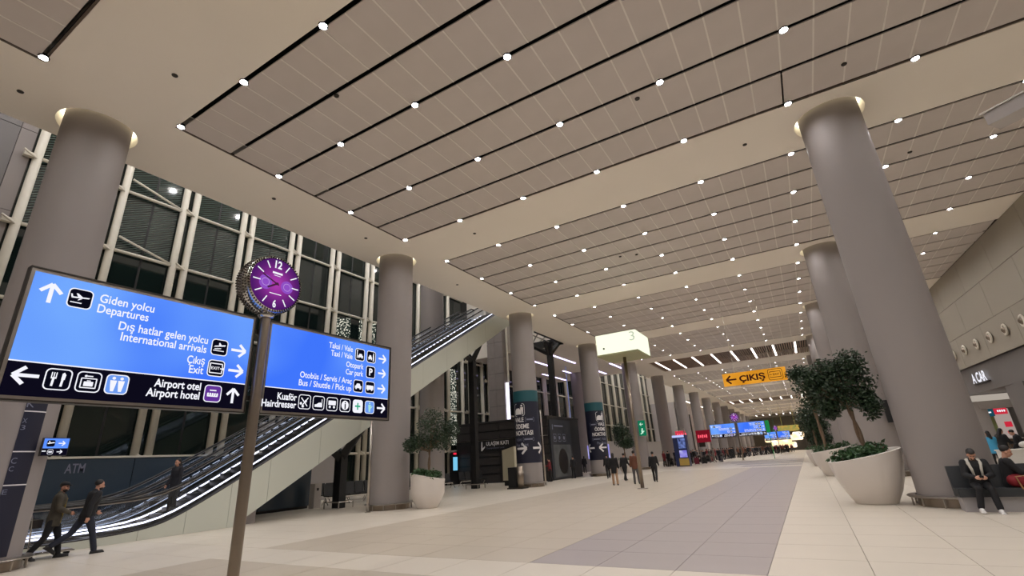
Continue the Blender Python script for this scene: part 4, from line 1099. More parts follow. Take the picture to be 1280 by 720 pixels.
# ================================================================ COLUMN WRAPS
def wrap(cx, cy, a_from, a_to, z0, z1, label, text_a, arrow_dirs, zarrow, flip=False):
    rad = .842
    t = thing('column_wrap', label, 'sign', (0, 0, 0), 0, 'navy column wraps')
    def arc(z0_, z1_, r_, m, nm):
        q = MB(); n = 28
        for i in range(n + 1):
            a = R(a_from + (a_to - a_from) * i / n)
            for z in (z0_, z1_): q.v.append(Vector((cx + r_ * math.cos(a), cy + r_ * math.sin(a), z)))
        for i in range(n): q.quadface(2 * i, 2 * i + 2, 2 * i + 3, 2 * i + 1)
        return obj(nm, q, m, t, smooth=True)
    arc(z0, z1 - .72, rad, M_navy, 'navy_sheet'); arc(z1 - .72, z1, rad, M_teal, 'teal_band')
    rt = rad + .006
    A0 = R(text_a)
    def cyl(mb, polys, u, v, s_, rr=rt + .004):
        for p in [s2 for p0 in polys for s2 in slabs(p0, .05)]:
            b0 = len(mb.v)
            for x, y in p: mb.v.append(Vector((cx + rr * math.cos(A0 + (u + x * s_) / rr), cy + rr * math.sin(A0 + (u + x * s_) / rr), v + y * s_)))
            mb.quadface(*range(b0, b0 + len(p)))
    def ring(mb, w_, h_, r_, u, v, th):
        o_ = rrect(0, 0, w_, h_, r_); i_ = rrect(0, 0, w_ - th, h_ - th, r_ * .8); n = len(o_); b0 = len(mb.v); rr = rt + .004
        for lp in (o_, i_):
            for x, y in lp: mb.v.append(Vector((cx + rr * math.cos(A0 + (u + x) / rr), cy + rr * math.sin(A0 + (u + x) / rr), v + y)))
        for i in range(n):
            j = (i + 1) % n; mb.quadface(b0 + i, b0 + j, b0 + n + j, b0 + n + i)
    al = 'R' if flip else 'L'; sg = -1 if flip else 1
    zt = z1 - 1.25
    q = MB(); ring(q, .82, .82, .16, sg * .42, zt, .06)
    cyl(q, [[(-.34, -.3), (.12, -.3), (.12, -.02), (.02, .1), (-.22, .1), (-.34, -.05)], circ(.2, .26, .07, 8), [(.1, .16), (.32, .16), (.3, -.32), (.24, -.32), (.2, .0), (.17, -.32), (.12, -.32)]], sg * .42, zt, 1.0)
    obj('pictogram', q, M_whiteprint, t)
    bend = (cx, cy, rt + .004, A0)
    z = zt - .78
    text(t, 'VALE', M_whiteprint, None, 0, z, .27, .72, al, .025, bend=bend)
    q = MB(); ring(q, .62, .28, .04, sg * (.72 + .1 + .31), z + .13, .04); cyl(q, [bar(-.22, 0, .22, 0, .1)], sg * (1.13), z + .13, 1.0); obj('boxed_mark', q, M_greyprint, t)
    text(t, 'ÖDEME', M_whiteprint, None, 0, z - .42, .27, 1.05, al, .025, bend=bend)
    text(t, 'NOKTASI', M_whiteprint, None, 0, z - .84, .27, 1.3, al, .025, bend=bend)
    text(t, 'Valet', M_greyprint, None, 0, z - 1.2, .2, .5, al, .01, bend=bend)
    q = MB(); ring(q, .74, .24, .04, sg * (.6 + .37), z - 1.11, .04); cyl(q, [bar(-.28, 0, .28, 0, .1)], sg * .97, z - 1.11, 1.0); obj('boxed_mark', q, M_greyprint, t)
    text(t, 'Pay Point', M_greyprint, None, 0, z - 1.54, .2, .95, al, .01, bend=bend)
    for i, u in enumerate((.42, 1.62)):
        q = MB(); cyl(q, arrow_polys(0, 0, .78, 'l' if flip else 'r'), sg * u, zarrow, 1.0); obj('arrow', q, M_whiteprint, t)
    return t
def camang(x, y): return math.degrees(math.atan2(-y, -x))
a = camang(-16, 29.1)
wrap(-16, 29.1, a - 100, a + 100, 1.45, 6.05, 'navy column wrap reading VALE ODEME NOKTASI with arrows pointing right', a - 63, 'r', 2.35)
a = camang(-16, 41.8)
wrap(-16, 41.8, a - 100, a + 100, 1.3, 6.15, 'navy column wrap reading VALE ODEME NOKTASI with arrows pointing left', a + 62, 'l', 2.3, True)
a = camang(-16, 3.7)
A_L, A_R = 10, 40
t = thing('column_wrap', 'narrow dark navy strip with white rules on the nearest column', 'sign', (0, 0, 0), 0, 'navy column wraps')
def arcstrip(a0, a1, z0, z1, rad, m, nm, n=8):
    q = MB()
    for i in range(n + 1):
        a_ = R(a + a0 + (a1 - a0) * i / n)
        for z in (z0, z1): q.v.append(Vector((-16 + rad * math.cos(a_), 3.95 + rad * math.sin(a_), z)))
    for i in range(n): q.quadface(2 * i, 2 * i + 2, 2 * i + 3, 2 * i + 1)
    return obj(nm, q, m, t, smooth=True)
arcstrip(A_L, A_R, .3, 3.62, .792, M_navy, 'navy_sheet')
for z in (3.3, 2.42, 1.72): arcstrip(A_L, A_R, z, z + .025, .798, M_whiteprint, 'white_rule')
for s_, z, cap in (('K', 3.4, .16), ('X', 3.05, .1), ('3', 2.9, .1), ('C', 2.18, .12), ('C', 2.02, .1), ('E', 1.55, .1)):
    text(t, s_, M_greyprint, None, 0, z, cap, cap * .8, 'L', .0, bend=(-16, 3.95, .80, R(a + A_L + 1)))
# ================================================================ LIGHTBOX, EXIT SIGNS
t = thing('lightbox_post', 'slim steel pole carrying a square cream lightbox numbered 3', 'sign', (-7.42, 24.75, 0))
q = MB(); q.lathe([(.09, 0), (.09, 6.5)], 18); obj('pole', q, M_pole, t, smooth=True)
q = MB(); q.lathe([(.26, 0), (.26, .02), (.1, .04)], 18); obj('foot_plate', q, M_steel, t, smooth=True)
q = MB(); q.box(-1.07, 1.07, -1.15, 1.25, 6.56, 7.6); obj('lightbox', q, E_box, t)
q = MB(); q.box(-1.09, 1.09, -1.17, 1.27, 6.48, 6.56); obj('base_frame', q, mat('olive_frame', (150, 150, 110), .5), t)
fr = (Vector((0, -1.155, 0)), Vector((1, 0, 0)), Vector((0, 0, 1)), Vector((0, -1, 0)))
text(t, '3', E_boxgrey, fr, .88, 7.06, .46, .28, 'C', .0)
q = MB(); q.prism(circ(-.68, 6.86, .05, 10), fr, .02); obj('lens', q, M_darksteel, t)
t = thing('exit_sign', 'hanging yellow exit sign reading CIKIS with left arrow', 'sign', (0, 0, 0))
q = MB(); q.box(-4.0, -.22, 35, 35.12, 5.49, 6.32); obj('panel', q, E_yellow, t)
fr = (Vector((-4.0, 34.995, 5.49)), Vector((1, 0, 0)), Vector((0, 0, 1)), Vector((0, -1, 0)))
q = MB()
for p in arrow_polys(.52, .4, .62, 'l'): q.prism([(x, y) for x, y in p], fr, .006)
obj('arrow', q, E_yelink, t)
text(t, 'ÇIKIŞ', E_yelink, fr, 1.0, .22, .36, 1.55, 'L', .04)
q = MB(); q.ringprism(rrect(3.15, .42, .84, .7, .12), rrect(3.15, .42, .78, .64, .1), fr, .006)
for p in (bar(2.85, .6, 3.45, .6, .035), bar(2.85, .24, 3.45, .24, .035), bar(3.45, .6, 3.45, .24, .035), bar(2.85, .6, 2.85, .52, .035), bar(2.85, .3, 2.85, .24, .035), bar(2.8, .42, 2.95, .42, .035)): q.prism(p, fr, .006)
obj('pictogram', q, E_yelink, t)
text(t, 'EXIT', E_yelink, fr, 3.2, .36, .12, .38, 'C', .02)
q = MB(); q.tube([(-3.2, 35.06, 6.32), (-3.2, 35.06, H)], .012, 6); q.tube([(-1.0, 35.06, 6.32), (-1.0, 35.06, H)], .012, 6); obj('hanger', q, M_white, t)
t = thing('exit_sign', 'small green emergency exit sign on the column behind the pole', 'sign', (0, 0, 0))
q = MB(); q.box(-15.5, -14.75, 53.2, 53.35, 3.4, 5.0); obj('panel', q, E_exitg, t)
q = MB(); q.box(-15.5, -15.2, 53.35, 53.9, 3.9, 4.3); obj('bracket', q, M_steel, t)
fr = (Vector((-15.12, 53.19, 4.2)), Vector((1, 0, 0)), Vector((0, 0, 1)), Vector((0, -1, 0)))
q = MB(); q.prism(circ(.02, -.1, .09, 8), fr, .01); q.prism(bar(-.02, -.2, .0, -.55, .16), fr, .01); q.prism(bar(-.2, -.62, .2, -.3, .1), fr, .01)
for p in arrow_polys(0, .4, .38, 'l'): q.prism(p, fr, .01)
obj('print', q, emit('exit_print', (200, 240, 215), 1), t)

# thin posts
for x, y, h, s_ in ((-15.85, 15.05, 3.9, 'slim steel post in front of the column right of the signboard'), (-15.75, 30.7, 4.9, 'slim leaning-looking steel post right of the navy column wrap'), (-12.6, 62, 4.2, 'slim pale post in front of the red shop sign'), (-11.4, 73, 3.8, 'slim pale post among the waiting crowd')):
    t = thing('post', s_, 'post', (x, y, 0), 0, 'slim steel posts')
    q = MB(); q.tube([(0, 0, 0), (0, 0, h)], .055, 12); obj('shaft', q, M_steel, t, smooth=True)
    q = MB(); q.lathe([(.12, 0), (.12, .02), (.06, .03)], 12); obj('foot_plate', q, M_steel, t)

# kiosk, red signs
t = thing('screen_kiosk', 'tall advertising kiosk with blue edge, lit screen and yellow base', 'kiosk', (0, 0, 0))
q = MB(); q.box(-13.3, -11.85, 58.5, 59.6, 0, 3.35); obj('body', q, mat('kiosk_blue', (40, 50, 92), .4), t)
q = MB(); q.box(-12.75, -11.95, 58.44, 58.5, 1.9, 3.0); obj('upper_screen', q, emit('blue_screen', (120, 140, 210), .8, (40, 45, 80), 2.5), t)
q = MB(); q.box(-12.75, -11.95, 58.44, 58.5, .95, 1.7); obj('lower_screen', q, E_lilac, t)
q = MB(); q.box(-12.9, -11.85, 58.42, 58.5, .1, .85); obj('yellow_base', q, mat('kiosk_yellow', (190, 160, 80), .5), t)
q = MB(); q.box(-13.3, -12.0, 58.42, 58.5, 3.1, 3.34); obj('header', q, emit('header_white', (190, 200, 255), 1.0), t)
for i, (x0, x1, z0, z1, s_) in enumerate(((-12.2, -10.5, 2.5, 4.0, 'red lit shop sign right of the advertising kiosk'), (-14.1, -12.9, 3.0, 4.0, 'pinkish red lit sign above the advertising kiosk'))):
    y = 67 if i == 0 else 64
    t = thing('shop_sign', s_, 'sign', (0, 0, 0), 0, 'red shop signs')
    q = MB(); q.box(x0, x1, y, y + .2, z0, z1); obj('panel', q, emit('dark_red_panel', (120, 20, 34), .9) if i == 0 else emit('pink_red_panel', (214, 60, 80), .9), t)
    q = MB(); fr = (Vector((x0, y - .01, (z0 + z1) / 2)), Vector((1, 0, 0)), Vector((0, 0, 1)), Vector((0, -1, 0)))
    for j in range(5): q.prism(rrect(.3 + j * .24, 0, .16, .4 - .1 * (j % 2), .04), fr, .02)
    obj('glowing_print', q, emit('hot_pink', (255, 90, 110), 1.2), t)
    q = MB(); q.box(x0 + .1, x0 + .16, y + .05, y + .11, 0, z0); q.box(x1 - .16, x1 - .1, y + .05, y + .11, 0, z0); obj('stand', q, M_steel, t)
q = MB(); q.box(-9.9, -8.9, 72, 72.2, 2.0, 3.6); q.box(-10.05 + .1, -9.87, 72.05, 72.15, 0, 3.6); q.v = [Vector((v.x - 3.2, v.y, v.z)) for v in q.v]; tag(obj('dark_board', q, M_darksteel), 'dark grey hanging board left of the distant blue board', 'sign')
q = MB(); q.box(-18.35, -18.15, 48, 48.2, 0, 1.9); q.box(-19.5, -17.2, 47.9, 48.0, 1.4, 2.7); tag(obj('lilac_screen', q, E_lilac), 'lilac glowing screen behind the small tree', 'screen')
q = MB(); q.box(-22.6, -21.5, 50, 50.1, 2.7, 3.5); q.tube([(-22, 50.05, 3.5), (-22, 50.05, H)], .02, 6); tag(obj('blue_screen', q, emit('small_blue_screen', (90, 130, 230), 1.0)), 'small blue hanging screen left of the second navy wrap', 'screen')

# ================================================================ KIOSK PANELS BY THE NAVY COLUMN
t = thing('white_cabinet', 'plain cream cabinet standing left of the navy column', 'cabinet', (0, 0, 0))
q = MB(); q.add([(-19.4, 31.2, .35), (-18.2, 30.9, .35), (-18.2, 31.5, .35), (-19.4, 31.8, .35), (-19.4, 31.2, 2.4), (-18.2, 30.9, 2.62), (-18.2, 31.5, 2.62), (-19.4, 31.8, 2.4)], [(3, 2, 1, 0), (4, 5, 6, 7), (0, 1, 5, 4), (1, 2, 6, 5), (2, 3, 7, 6), (3, 0, 4, 7)]); obj('body', q, mat('cream_panel', (190, 184, 160), .5), t)
q = MB(); q.box(-19.3, -18.25, 31.2, 31.5, 0, .35); obj('base', q, M_blacksteel, t)
t = thing('bin', 'black and brown waste bins in front of the navy column', 'bin', (0, 0, 0))
q = MB(); q.box(-16.55, -16.0, 27.2, 27.75, .08, 1.25); obj('black_body', q, M_blacksteel, t)
q = MB(); q.tube([(-15.75, 27.35, .05), (-15.75, 27.35, 1.3)], .2, 16); obj('steel_body', q, M_pole, t, smooth=True)
q = MB(); q.box(-16.6, -15.5, 27.1, 27.85, 0, .08); obj('base', q, M_darksteel, t)
t = thing('bin', 'small pale rectangular bin at the end of the dark blue enclosure', 'bin', (-21.4, 16.85, 0))
q = MB(); q.box(-.18, .18, -.2, .2, 0, 1.12); obj('body', q, mat('pale_bin', (176, 168, 160), .5), t)
q = MB(); q.box(.18, .19, -.08, .04, .8, .92); obj('slot', q, M_blacksteel, t)

# ================================================================ SEAT ROWS
def seatrow(x, y, n, rz, label):
    t = thing('seat_row', label, 'seating', (x, y, 0), rz, 'black waiting seats')
    q = MB(); q.box(0, n * .62, -.03, .03, .32, .38)
    for i in range(0, n + 1, 2):
        q.tube([(i * .62, -.3, 0), (i * .62, 0, .34), (i * .62, .3, 0)], .025, 6)
    obj('beam_frame', q, M_chrome, t)
    for i in range(n):
        q = MB(); q.box(i * .62 + .04, i * .62 + .58, -.3, .24, .4, .46)
        b_ = q; b_.add([(i * .62 + .04, .22, .42), (i * .62 + .58, .22, .42), (i * .62 + .58, .36, 1.04), (i * .62 + .04, .36, 1.04), (i * .62 + .04, .28, .42), (i * .62 + .58, .28, .42), (i * .62 + .58, .42, .98), (i * .62 + .04, .42, .98)], [(0, 1, 2, 3), (7, 6, 5, 4), (0, 4, 5, 1), (3, 2, 6, 7), (0, 3, 7, 4), (1, 5, 6, 2)])
        obj('seat', b_, M_rubber, t)
    return t
seatrow(-22.3, 18.2, 7, R(80), 'row of black beam seats just right of the pale bin')
seatrow(-24.3, 18.6, 9, R(80), 'row of black beam seats along the pale low wall')
seatrow(-24.6, 27.2, 6, R(75), 'row of black beam seats behind the left planter')
seatrow(-23.9, 32.2, 4, R(75), 'short row of black beam seats left of the tall forked prop')

# ================================================================ BAGGAGE TROLLEY
def trolley(x, y, rz, label, group='baggage trolleys'):
    t = thing('baggage_trolley', label, 'trolley', (x, y, 0), rz, group)
    q = MB()
    for s in (-.28, .28):
        q.tube([(s, -.45, .14), (s, .45, .12)], .02, 8); q.tube([(s, -.42, .14), (s, -.5, 1.0), (s * .95, -.58, 1.06)], .018, 8)
    q.tube([(-.27, -.58, 1.06), (.27, -.58, 1.06)], .025, 8); q.tube([(-.28, -.47, .6), (.28, -.47, .6)], .015, 8); q.tube([(-.28, .45, .12), (.28, .45, .12)], .02, 8)
    obj('frame', q, M_chrome, t, smooth=True)
    q = MB(); q.box(-.26, .26, -.4, .42, .13, .16); obj('deck', q, M_steel, t)
    q = MB(); q.box(-.25, .25, -.52, -.28, .72, .9); obj('basket', q, M_darksteel, t)
    for sx, sy in ((-.26, -.38), (.26, -.38), (0, .38)):
        q = MB(); q.tube([(sx - .02, sy, .065), (sx + .02, sy, .065)], .065, 12); obj('wheel', q, M_rubber, t)
    return t
trolley(-17.05, 5.55, R(-5), 'empty chrome baggage trolley between the two walking men')

# ================================================================ PLANTERS AND TREES
def leafcloud(n, blobs, size, seed, flat=.35):
    rnd = random.Random(seed); q = MB()
    for i in range(n):
        c, r = blobs[rnd.randrange(len(blobs))]
        d = Vector((rnd.gauss(0, 1), rnd.gauss(0, 1), rnd.gauss(0, 1))).normalized() * (rnd.random() ** .4 * (1.22 if rnd.random() < .2 else 1))
        p = Vector(c) + Vector((d.x * r[0], d.y * r[1], d.z * r[2]))
        s = size * rnd.uniform(.6, 1.25)
        a = Vector((rnd.gauss(0, 1), rnd.gauss(0, 1), rnd.gauss(-.5, .6))).normalized()
        b_ = a.cross(Vector((rnd.gauss(0, 1), rnd.gauss(0, 1), rnd.gauss(0, 1)))).normalized()
        nn = a.cross(b_)
        tip = p + a * s; mid = p + a * s * .45
        q.add([p, mid + b_ * s * .26 + nn * s * .08, tip, mid - b_ * s * .26 + nn * s * .08, mid], [(0, 4, 1), (1, 4, 2), (0, 3, 4), (3, 2, 4)])
    return q
def planter(x, y, label, tilt, rz=0, s=1.0, r_top=.88, r_bot=.48, h=1.22, seed=1, tree=None, bedding=True, detail=1.0):
    t = thing('planter', label, 'planter', (x, y, 0), rz, 'big white planters'); t.scale = (s, s, s)
    sh = lambda X, Y, z: tilt * X * max(0, (z - .2) / (h - .2)) ** 2
    prof = [(.001, 0.0), (r_bot, 0.0), (r_bot + .02, .03), (r_bot + .17, .3), (r_bot + .29, .6), (r_top - .03, .95), (r_top, h), (r_top - .03, h + .015), (r_top - .06, h), (r_top - .09, h - .12)]
    q = MB(); q.lathe(prof, 44, cap=False, shear=sh); obj('pot', q, M_planter, t, angle=60)
    q = MB(); q.lathe([(.001, h - .1), (r_top - .09, h - .1)], 24, cap=False, shear=lambda X, Y, z: tilt * X); obj('soil', q, M_soil, t)
    if bedding:
        bl = []
        rnd = random.Random(seed + 50)
        for i in range(26):
            a = rnd.uniform(0, 2 * PI); rr = rnd.uniform(.15, r_top - .1); X = rr * math.cos(a)
            bl.append(((X, rr * math.sin(a), h + .09 + tilt * X), (.18, .18, .2)))
        o = obj('bedding_leaves', leafcloud(int(1100 * detail), bl, .14, seed), M_leaf2, t); o['kind'] = 'stuff'
        o = obj('bedding_flowers', leafcloud(int(90 * detail), bl, .06, seed + 1), M_redleaf, t); o['kind'] = 'stuff'
    return t
def tree(x, y, z, label, H_, blobs, n, seed, lean=(0, 0), size=.11, s=1.0, trunk_r=.05):
    t = thing('ficus_tree', label, 'tree', (x, y, z), 0, 'ficus trees'); t.scale = (s, s, s)
    rnd = random.Random(seed)
    q = MB(); k = 10
    for ph in (0, PI):
        pts = []
        for i in range(k + 1):
            f = i / k; pts.append((lean[0] * f + .035 * math.cos(ph + f * 7), lean[1] * f + .035 * math.sin(ph + f * 7), -.15 + (H_ + .15) * f))
        q.tube(pts, [trunk_r * (1 - .35 * i / k) for i in range(k + 1)], 8)
    top = Vector((lean[0], lean[1], H_))
    tk = obj('trunk', q, M_bark, t, smooth=True)
    q = MB()
    for c, r in blobs:
        for _ in range(3):
            e = Vector(c) + Vector((rnd.uniform(-.5, .5) * r[0], rnd.uniform(-.5, .5) * r[1], rnd.uniform(-.3, .5) * r[2]))
            m = (top + e) / 2 + Vector((0, 0, -.05)); q.tube([top - Vector((0, 0, .1)), m, e], [.026, .017, .006], 5)
    obj('branches', q, M_bark, t)
    o = obj('foliage', leafcloud(n, blobs, size, seed), M_leaf, t); o['kind'] = 'stuff'
    return t
planter(1.23, 16.95, 'large white planter with slanted rim in the right foreground', .18, R(12), seed=3, r_bot=.47)
tree(1.33, 17.0, 1.3, 'bushy ficus tree in the foreground planter on the right', 1.35,
     [((-.1, 0, 2.0), (.6, .6, .55)), ((.3, .1, 1.95), (.4, .5, .55)), ((-.5, 0, 1.75), (.5, .5, .45)), ((.0, 0, 1.45), (.62, .55, .3)), ((.4, -.1, 1.25), (.24, .3, .4)), ((.2, 0, 2.5), (.42, .4, .36)), ((-.45, .1, 2.35), (.42, .4, .34)), ((-.85, 0, 2.0), (.26, .3, .3)), ((-.6, 0, 1.2), (.26, .3, .26))], 6200, 11, (-.12, 0), .115)
planter(.9, 30.6, 'second white planter behind the foreground one', .14, R(5), seed=4, s=1.03, detail=.7)
tree(.75, 30.5, 1.3, 'spreading ficus tree leaning out of the second white planter', 2.1,
     [((0, 0, 3.3), (.9, .8, .7)), ((.8, 0, 2.9), (.9, .8, .7)), ((-.35, 0, 3.95), (.6, .5, .4)), ((.3, 0, 2.4), (.9, .7, .5)), ((1.2, 0, 3.6), (.7, .6, .6))], 5200, 12, (-.1, 0), .17, trunk_r=.07)
planter(.55, 44, 'third white planter, small behind the other two', .1, 0, seed=5, detail=.5)
tree(.5, 44, 1.3, 'small distant ficus tree in the third white planter', 1.4, [((0, 0, 2.3), (.9, .8, .8)), ((.3, 0, 1.6), (.8, .7, .5))], 2200, 13, (0, 0), .2)
tree(.4, 57, 0.0, 'dark distant tree beside the blue figure sign', 2.2, [((.2, 0, 3.0), (1.2, 1, 1.1)), ((.7, 0, 2.0), (1.1, 1, .7))], 1800, 14, (0, 0), .26)
planter(-14.1, 16.65, 'white planter with slanted rim beside the left-hand column', -.2, R(35), seed=6, r_top=.73, r_bot=.42)
tree(-14.0, 16.6, 1.2, 'loose ficus tree in the planter beside the left-hand column', 1.1,
     [((.15, .1, 1.75), (.8, .8, .55)), ((-.2, -.2, 1.4), (.55, .6, .4)), ((.55, .2, 1.45), (.55, .55, .45)), ((.2, 0, 2.3), (.6, .6, .45)), ((-.35, -.75, 1.3), (.3, .3, .28)), ((.7, .6, 1.9), (.4, .4, .4))], 4300, 15, (.05, 0), .11, trunk_r=.035)
planter(-15.2, 46.5, 'small white planter behind the walking group', 0, 0, seed=7, detail=.4, s=.9)
tree(-15.2, 46.5, 1.1, 'dark round-crowned tree behind the walking group', 1.2, [((0, 0, 2.0), (.95, .9, .75)), ((-.2, 0, 2.8), (.75, .7, .6)), ((.3, 0, 1.5), (.8, .7, .45))], 3000, 16, (0, 0), .17)

# ================================================================ BENCH
t = thing('bench', 'dark grey upholstered bench with pale base at the foot of the column', 'bench', (2.6, 14.8, 0))
q = MB(); q.box(.04, 3.6, .08, .5, 0, .3); obj('base', q, M_seatbase, t)
q = MB(); q.box(0, 3.64, .0, .5, .3, .47); obj('seat', q, M_seat, t)
q = MB(); q.add([(0, .36, .47), (3.64, .36, .47), (3.64, .44, .93), (0, .44, .93), (0, .5, .47), (3.64, .5, .47), (3.64, .52, .93), (0, .52, .93)], [(0, 1, 2, 3), (7, 6, 5, 4), (0, 4, 5, 1), (3, 2, 6, 7), (0, 3, 7, 4), (1, 5, 6, 2)]); obj('backrest', q, M_seat, t)
for i, x in enumerate((1.21, 2.42)):
    q = MB(); q.box(x - .004, x + .004, -.002, .37, .36, .475); obj('seam', q, M_blacksteel, t)
t = thing('red_bag', 'red bag with tan rectangular handle lying beside the second sitter', 'bag', (3.62, 14.93, .475))
q = MB()
q.limb((.0, .0, .13), (.42, .05, .13), .13, .12, 12); obj('body', q, mat('red_cloth', (130, 18, 30), .7, noise=.2), t, smooth=True)
q = MB(); q.tube([(.05, -.13, -.02), (.0, -.15, .22), (.2, -.15, .24), (.26, -.13, 0), (.05, -.13, -.02)], .016, 6); obj('handle', q, mat('tan_leather', (150, 112, 70), .5), t)
t = thing('counter', 'white counter beyond the bench at the right edge', 'counter', (4.9, 20.4, 0))
q = MB(); q.box(0, 2.2, 0, .5, 0, 1.06); obj('body', q, M_shop_white, t)
q = MB(); q.box(-.03, 2.23, -.03, .53, 1.06, 1.1); obj('top', q, M_shop_white, t)
t = thing('stroller', 'black folding stroller frame with white bags behind the white counter', 'stroller', (7.65, 29, 0))
q = MB()
for s in (-.25, .25):
    q.tube([(s, -.4, .1), (s, .3, 1.0), (s, .45, 1.1)], .02, 6); q.tube([(s, .4, .1), (s, -.2, .9)], .02, 6)
q.tube([(-.25, .45, 1.1), (.25, .45, 1.1)], .022, 6); obj('frame', q, M_blacksteel, t)
q = MB(); q.ell((0, .05, .75), (.24, .3, .2)); obj('seat', q, M_rubber, t, smooth=True)
q = MB(); q.ell((.1, -.1, 1.05), (.2, .2, .14)); obj('white_bag', q, M_shop_white, t, smooth=True)
for sx in (-.25, .25):
    for sy in (-.4, .4): q = MB(); q.tube([(sx - .02, sy, .1), (sx + .02, sy, .1)], .1, 12); obj('wheel', q, M_rubber, t)

# ================================================================ CAMERA-LIKE FIXTURE AT THE TOP RIGHT
t = thing('security_camera', 'grey boxy security camera on a bracket at the upper right edge', 'camera', (1.98, 4.86, 4.03), R(-38))
q = MB(); q.box(-.09, .24, -.09, .09, -.05, .06); obj('housing', q, M_greywall, t)
q = MB(); q.tube([(.12, -.0, -.08), (.3, .0, -.05), (.36, 0, .02)], [.05, .06, .05], 12); obj('lens_tube', q, M_white, t, smooth=True)
q = MB(); q.box(-.11, .26, -.1, .1, .06, .075); obj('sun_shield', q, M_steel, t)
q = MB(); q.tube([(.2, 0, 0), (.36, -.14, .0), (.4, -.2, -.02)], .02, 8); obj('arm', q, M_steel, t)
# ================================================================ PEOPLE
def remeshed(mb, voxel, smooth=1):
    me = mb.mesh('b', [])
    o = bpy.data.objects.new('b', me); COL.objects.link(o)
    md = o.modifiers.new('r', 'REMESH'); md.mode = 'VOXEL'; md.voxel_size = voxel; md.use_smooth_shade = True
    if smooth:
        sm = o.modifiers.new('s', 'SMOOTH'); sm.factor = .5; sm.iterations = smooth
    dg = bpy.context.evaluated_depsgraph_get(); dg.update()
    r = bpy.data.meshes.new_from_object(o.evaluated_get(dg))
    bpy.data.objects.remove(o); bpy.data.meshes.remove(me)
    r.materials.clear()
    r.polygons.foreach_set('use_smooth', [True] * len(r.polygons))
    return r
def rotx(a): return Matrix.Rotation(R(a), 3, 'X')
def roty(a): return Matrix.Rotation(R(a), 3, 'Y')
def rotz(a): return Matrix.Rotation(R(a), 3, 'Z')
def skeleton(P):
    "faces +Y. returns joints"
    J = {}
    lean = P.get('lean', 0); ptw = P.get('twist', 0)
    pelvis = Vector((0, 0, .93)); Tm = rotx(-lean)
    J['pelvis'] = pelvis; J['waist'] = pelvis + Tm @ Vector((0, .0, .14)); J['chest'] = pelvis + Tm @ Vector((0, .005, .36))
    J['neck'] = pelvis + Tm @ Vector((0, -.015, .535)); Hm = Tm @ rotx(-P.get('nod', 0)) @ rotz(P.get('turn', 0))
    J['Hm'] = Hm; J['head'] = J['neck'] + Tm @ Vector((0, .02, .06)) + Hm @ Vector((0, .015, .1)); J['Tm'] = Tm
    for i, s in ((0, -1), (1, 1)):
        hip = pelvis + Vector((s * .095, 0, -.02)); hf = P['hip'][i]; kf = P['knee'][i]; ab = P.get('abd', (2, 2))[i]
        A = roty(-s * ab) @ rotx(hf)      # forward flexion positive
        knee = hip + A @ Vector((0, 0, -.43)); B = roty(-s * ab) @ rotx(hf - kf)
        ank = knee + B @ Vector((0, 0, -.41)); fp = P.get('foot', (0, 0))[i]
        Fm = rotx(fp); J['hip%d' % i] = hip; J['knee%d' % i] = knee; J['ank%d' % i] = ank
        J['toe%d' % i] = ank + Fm @ Vector((0, .17, -.055)); J['heel%d' % i] = ank + Fm @ Vector((0, -.05, -.05)); J['Fm%d' % i] = Fm
        sh = pelvis + Tm @ Vector((s * .185, -.01, .49)); sf = P['sh'][i]; sa = P.get('sab', (8, 8))[i]; ef = P['el'][i]; ei = P.get('ein', (0, 0))[i]
        A = Tm @ roty(-s * sa) @ rotx(sf); el = sh + A @ Vector((0, 0, -.29))
        B = A @ rotz(s * ei) @ rotx(ef); wr = el + B @ Vector((0, 0, -.26))
        J['sh%d' % i] = sh; J['el%d' % i] = el; J['wr%d' % i] = wr; J['Bm%d' % i] = B
    return J
def ground(J):
    lo = min(min(J['toe%d' % i].z, J['heel%d' % i].z) for i in (0, 1)) - .03
    for k, v in J.items():
        if isinstance(v, Vector): v.z -= lo
    return J
def torso(mb, J, g=0, hem=None, hips=True):
    T = J['Tm']; p = J['pelvis']
    def ring(z, rx, ry, y=0): return (p + T @ Vector((0, y, z)), rx + g, ry + g)
    rs = [ring(-.08 if hem is None else hem, .15, .105), ring(.0, .165, .115), ring(.1, .145, .1), ring(.2, .138, .098), ring(.32, .162, .112, .005), ring(.43, .178, .108), ring(.5, .15, .085, -.01), ring(.545, .07, .06, -.01)]
    n = 20; b = len(mb.v)
    for c, rx, ry in rs:
        for j in range(n):
            t = 2 * PI * j / n; mb.v.append(c + T @ Vector((rx * math.cos(t), ry * math.sin(t), 0)))
    for i in range(len(rs) - 1):
        for j in range(n):
            k = (j + 1) % n; a = b + i * n; mb.quadface(a + j, a + k, a + n + k, a + n + j)
    mb.quadface(*[b + j for j in reversed(range(n))]); mb.quadface(*[b + (len(rs) - 1) * n + j for j in range(n)])
def legs(mb, J, g=0, to=1.0, flare=0):
    for i in (0, 1):
        h, k, a = J['hip%d' % i], J['knee%d' % i], J['ank%d' % i]
        mb.limb(h, h.lerp(k, .5), .09 + g, .075 + g); mb.limb(h.lerp(k, .5), k, .075 + g, .056 + g)
        e = k.lerp(a, to); mb.limb(k, k.lerp(a, .35), .054 + g, .056 + g); mb.limb(k.lerp(a, .35), e, .056 + g, .038 + g + flare)
